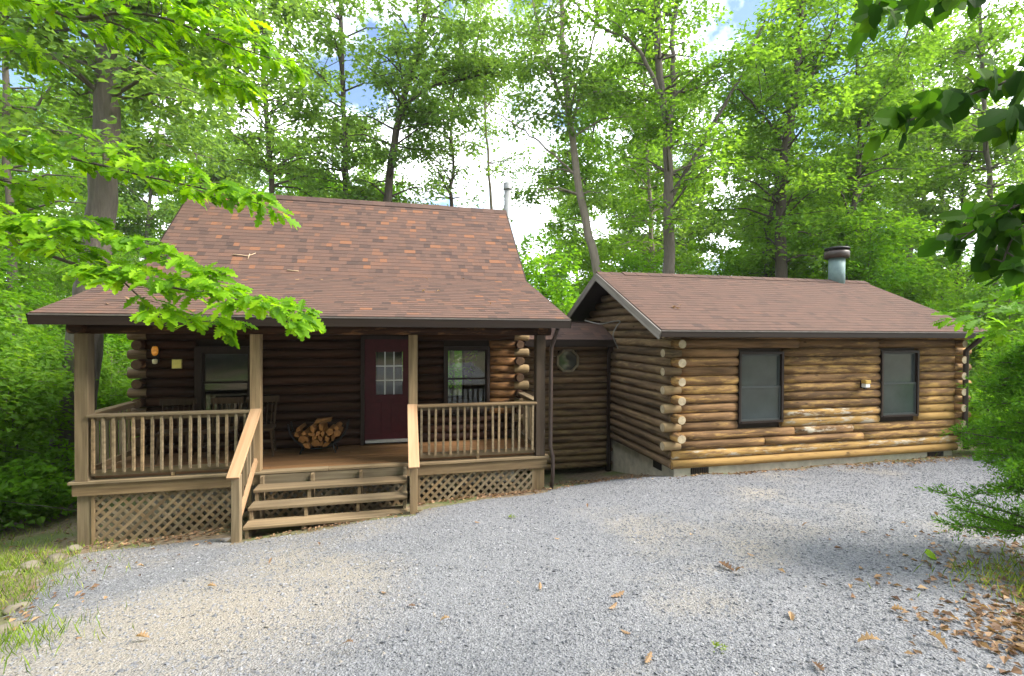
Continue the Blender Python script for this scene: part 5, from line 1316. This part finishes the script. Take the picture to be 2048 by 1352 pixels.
rock(34, 1225, 0.20, 0.12, 5, 'whitish stone lower down at the left drive edge')
rock(10, 1262, 0.23, 0.11, 6, 'lowest pale stone at the left picture edge')

def curled_leaf_mesh(sd, t):
    rg = np.random.default_rng(sd); V, Fc = leaf_shape(OAK, rg.uniform(-.6, .9), rg.uniform(-.5, .6))
    V = V.copy(); V[:, 2] += .25 * np.sin(V[:, 0] * 4 + sd) * np.abs(V[:, 1]) + .12 * (V[:, 1] * 3) ** 2
    return V, Fc, t
LM = []
for i in range(6):
    V, Fc, t_ = curled_leaf_mesh(i, .45 + .1 * i)
    V[:, 2] -= V[:, 2].min()
    me = fast_mesh('fallen_leaf', V, [np.array([f]) for f in Fc], attr=np.full(len(V), t_)); me.materials.append(MT['litter']); LM.append(me)
FALL = [(1470, 1155, .20), (1490, 1166, .14), (1220, 1208, .15), (1216, 1236, .10), (1580, 1236, .12), (1760, 1306, .14), (1625, 1340, .13), (706, 1320, .13), (762, 1196, .09), (1080, 1192, .09), (434, 1184, .10), (272, 1146, .09),
        (815, 1225, .08), (1868, 1040, .12), (1862, 1100, .10), (1510, 1118, .08), (300, 1290, .12), (1380, 1086, .08), (1175, 1022, .10), (1616, 1060, .08), (1240, 1275, .09), (1290, 1342, .10), (1815, 1240, .11), (1850, 1290, .14), (640, 1100, .08), (545, 1130, .08), (960, 1052, .08), (1120, 1085, .07), (1700, 1180, .09), (900, 1260, .08)]
for i, (u, v, s) in enumerate(FALL):
    p = on_ground(u, v); z = float(surf(np.array([p[0]]), np.array([p[1]]))[0]) + .012
    o = obj('fallen_leaf', LM[i % 6], None, None, (p[0], p[1], z), (random.uniform(-.15, .15), random.uniform(-.15, .15), random.uniform(0, 6.28))); s *= .82; o.scale = (s, s, s)
    big = {0: 'largest curled tan oak leaf lying on the gravel, right of centre'}
    tag(o, big.get(i, 'small dry tan oak leaf on the gravel ' + ('in front of the annex' if u > 1100 and v < 1130 else 'in front of the porch' if v < 1130 else 'at the lower left' if u < 700 else 'at the bottom centre' if u < 1250 else 'at the lower right')), 'leaf', 'dry leaves scattered on the gravel')
gl = leaf_mesh_set(TUL, MT['leaf_oak'], 3, 5, .6, .95)
for (u, v, s, lb) in ((1872, 1126, .15, 'fresh bright green leaf lying on the gravel beside the cedar'), (1946, 1140, .07, 'tiny fresh green leaf on the gravel under the cedar')):
    p = on_ground(u, v); o = obj('fresh_leaf', gl[2][0], None, None, (p[0] - s * .4, p[1], p[2] + .05), (.5, -.25, .6)); o.scale = (s, s, s); tag(o, lb, 'leaf')

def scatter(name, label, zones, mat, seed, size, n, cat, flat=.35, kind='litter'):
    """zones: list of (x, y, rx, ry, weight)"""
    rg = np.random.default_rng(seed); P = []
    w = np.array([z[4] for z in zones]); w = w / w.sum()
    for (x, y, rx, ry, _), ww in zip(zones, w):
        m_ = int(n * ww); P.append(np.column_stack([rg.normal(x, rx, m_), rg.normal(y, ry, m_)]))
    P = np.concatenate(P)
    bad = ((P[:, 0] > HX0) & (P[:, 0] < HX1 + .1) & (P[:, 1] > 7.62)) | ((P[:, 0] > AX0 - .02) & (P[:, 0] < AX1) & (P[:, 1] > AY0 - .01)) | ((P[:, 0] > -1.95) & (P[:, 0] < .15) & (P[:, 1] > 6.75) & (P[:, 1] < 7.7))
    P = P[~bad]; m_ = len(P); z = surf(P[:, 0], P[:, 1]) + .008 + rg.random(m_) * .012
    pos = np.column_stack([P, z]); a = rg.uniform(0, 6.28, m_)
    if kind == 'litter':
        L = size * rg.uniform(.5, 1.2, m_); h = np.stack([np.cos(a), np.sin(a), rg.normal(.08, flat * .4, m_)], -1)
        V, Fq = leaf_quads(pos, h, unit(np.stack([rg.normal(0, flat, m_), rg.normal(0, flat, m_), np.ones(m_)], -1)), L, L * rg.uniform(.4, .7, m_), .3)
    else:
        L = size * rg.uniform(.4, 1.2, m_); h = np.stack([np.cos(a) * rg.uniform(.1, .7, m_), np.sin(a) * rg.uniform(.1, .7, m_), np.ones(m_)], -1)
        V, Fq = leaf_quads(pos - np.array([0, 0, .015]), h, unit(np.stack([np.cos(a + 1.3), np.sin(a + 1.3), np.full(m_, .1)], -1)), L, np.full(m_, .008), .1)
    o = obj(name, fast_mesh(name, V, Fq, attr=np.repeat(np.clip(rg.normal(.5, .22, m_), 0, 1), 4)), mat); tag(o, label, cat, kind='stuff')
scatter('leaf_litter', 'dry brown leaf litter along the porch, annex and drive edges', [(4.2, 2.15, .45, .25, 5), (5.4, 2.8, .8, .25, 3), (7.2, 3.4, 1.2, .25, 2), (3.55, 1.75, .22, .2, 2.2), (1.3, 7.42, .65, .10, 2), (-3.0, 7.33, .7, .12, 1.4), (3.4, 8.0, .5, .25, 1.5), (5.8, 6.97, .7, .08, 1.0), (9.2, 6.85, .9, .18, 1.8), (-5.4, 6.5, .8, 1.2, 2.5), (-7, 9, 1.5, 1.8, 4), (-3.3, 4.3, .4, .8, 1.2), (-1.2, 6.65, .7, .07, .6)], MT['litter'], 81, .065, 5200, 'leaf litter')
scatter('grass', 'sparse grass and moss tufts on the bank left of the drive', [(-5.0, 6.9, .55, .45, 4), (-4.6, 6.0, .45, .5, 3), (-3.9, 5.2, .4, .5, 2), (-2.9, 3.75, .35, .25, 2.2), (-6.2, 8, .8, .8, 2), (4.9, 2.55, .4, .25, 1.6), (12.5, 6, 1, 1, 1)], MT['grass'], 82, .13, 9000, 'grass', kind='grass')
for (u, v, lb) in ((1022, 1040, 'tiny green weed in the gravel in front of the right porch corner'), (1440, 1312, 'small yellow-green weed tuft in the gravel at the bottom of the picture')):
    p = on_ground(u, v); rg = np.random.default_rng(u); n = 26; a = rg.uniform(0, 6.28, n)
    V, Fq = leaf_quads(np.repeat(np.array([[0, 0, 0.0]]), n, 0) + rg.normal(0, .02, (n, 3)) * (1, 1, 0), np.stack([np.cos(a), np.sin(a), rg.uniform(.3, 1.2, n)], -1), unit(np.stack([np.cos(a) * -.4, np.sin(a) * -.4, np.ones(n)], -1)), rg.uniform(.025, .06, n), rg.uniform(.008, .016, n))
    tag(obj('weed', fast_mesh('weed', V, Fq, attr=np.repeat(rg.uniform(.3, .9, n), 4)), MT['grass'], None, (p[0], p[1], p[2] + .03)), lb, 'weed')
# low leafy brush at the foot of the wood, left
def brush(u, d, s, sd, label, mat):
    p = at(u, 676, d); x, y = p[0], p[1]; z = gz(x, y); rg = np.random.default_rng(sd)
    t = thing('shrub', (x, y, z), label, 'shrub', 'low shrubs'); stems = []; sp = []
    for i in range(16):
        a = rg.uniform(0, 6.28); l = s * rg.uniform(.5, 1.1); e = np.array([x + math.cos(a) * l * .6, y + math.sin(a) * l * .6, z + l * rg.uniform(.5, 1.1)])
        stems.append(tube_arr(np.array([(x, y, z - .05), (np.array([x, y, z]) + e) / 2 + [0, 0, .1], e]), [.015, .01, .004], 5)); sp.append((e, s * rg.uniform(.28, .5), .12)); sp.append(((e + np.array([x, y, z])) / 2, s * .35, .12))
    V, Fq = join_arr(stems); b_ = np.array([x, y, z]); obj('stems', fast_mesh('stems', V - b_, Fq), BD, t, b_); foliage('leaves', sp, mat, rg, .11, 520, t, b_, .05)
for i, (u, d, s, lb, m_) in enumerate([(60, 8.6, 1.2, 'bright leafy shrub left of the porch deck', LS), (-30, 8.0, 1.1, 'leafy shrub at the left picture edge beside the drive', LS), (110, 9.8, 1.1, 'dark leafy shrub in front of the thick trunk', LF), (245, 12.0, 1.3, 'leafy shrub seen through the left end of the porch', LF), (20, 10.5, 1.5, 'tall leafy shrub in the brush at the left', LS),
                                       (1990, 10.8, 1.2, 'leafy shrub beside the far right corner of the annex', LF), (2050, 9.0, 1.3, 'leafy shrub behind the cedar at the right edge', LS), (1965, 12.4, 1.3, 'leafy shrub just behind the right corner of the annex', LS)]):
    brush(u, d, s, 400 + i, lb, m_)

# twigs and leaves on the roofs
def roof_pt(u, v, plane):
    r = at(u, v, 1.0); (y0, z0, y1, z1) = plane; k = (z1 - z0) / (y1 - y0)
    t = (z0 - k * y0) / (r[2] - k * r[1]); return r * t
def twig(pts, plane, r, label):
    P = [roof_pt(u, v, plane) + np.array([0, -.02, .035]) for u, v in pts]
    return tag(tube('twig', P, list(np.linspace(r, r * .5, len(P))), plain('bare_twig', (.44, .33, .22), .8), None, 6), label, 'twig')
UP = (YB, ZB, YR, ZR); LP_ = (YE, ZE, YB, ZB); AP = (AYE, AZE, AYR, AZR)
twig([(466, 513), (482, 514), (497, 516), (512, 510)], UP, .013, 'pale crooked twig lying on the upper cabin roof')
twig([(500, 512), (496, 522)], UP, .010, 'short stub of twig crossing the crooked one on the cabin roof')
twig([(575, 544), (598, 546)], UP, .012, 'small straight twig on the cabin roof near the slope break')
for i, (u, v, s, pl) in enumerate([(925, 562, .10, LP_), (848, 563, .09, LP_), (640, 562, .09, LP_), (590, 563, .08, LP_), (880, 586, .07, LP_), (850, 587, .08, LP_), (217, 613, .10, LP_), (250, 605, .09, LP_), (720, 590, .07, LP_), (980, 612, .07, LP_)]):
    p = roof_pt(u, v, pl); o = obj('fallen_leaf', LM[i % 6], None, None, (p[0], p[1] - .02, p[2] + .03), (.3, 0, random.uniform(0, 6.28))); o.scale = (s, s, s)
    tag(o, 'small dry leaf lying on the lower cabin roof', 'leaf', 'dry leaves on the cabin roof')
for i, (du, dv) in enumerate(((-10, -2), (0, 2), (9, 1), (3, -4))):
    p = roof_pt(1350 + du, 619 + dv, AP); o = obj('fallen_leaf', LM[i], None, None, (p[0], p[1] - .02, p[2] + .03), (.3, 0, i * 1.7)); o.scale = (.09,) * 3
    tag(o, 'dry leaf in the small cluster on the annex roof', 'leaf', 'dry leaves clustered on the annex roof')

# ---------------------------------------------------------------- tell look-alikes apart by their place
def px_of(o):
    c = RC.T @ np.array(o.location); return (1024 + F_PX * c[0] / c[1]) if c[1] > 0.1 else None
by = {}
for o in COL.objects:
    if o.parent is None and 'label' in o and 'kind' not in o: by.setdefault(o['label'], []).append(o)
for lab, os_ in by.items():
    if 1 < len(os_) <= 10 and all(px_of(o) is not None for o in os_):
        os_.sort(key=px_of)
        for i, o in enumerate(os_):
            new = lab + (', left one' if i == 0 else ', right one') if len(os_) == 2 else lab + ', %s from left' % ORD[i]
            if len(new.split()) <= 16: o['label'] = new

# ---------------------------------------------------------------- thin summer haze in the wood
hz_m = bpy.data.materials.new('thin_haze'); hz_m.use_nodes = True
hn = hz_m.node_tree; hn.nodes.clear(); ho = hn.nodes.new('ShaderNodeOutputMaterial'); hv_ = hn.nodes.new('ShaderNodeVolumePrincipled')
hv_.inputs['Color'].default_value = (0.93, 0.97, 1.0, 1); hv_.inputs['Density'].default_value = 0.0004; hv_.inputs['Anisotropy'].default_value = 0.2
hn.links.new(hv_.outputs[0], ho.inputs['Volume'])
hz = box('haze', -90, 90, -60, 95, -9, 32, hz_m); hz['kind'] = 'stuff'
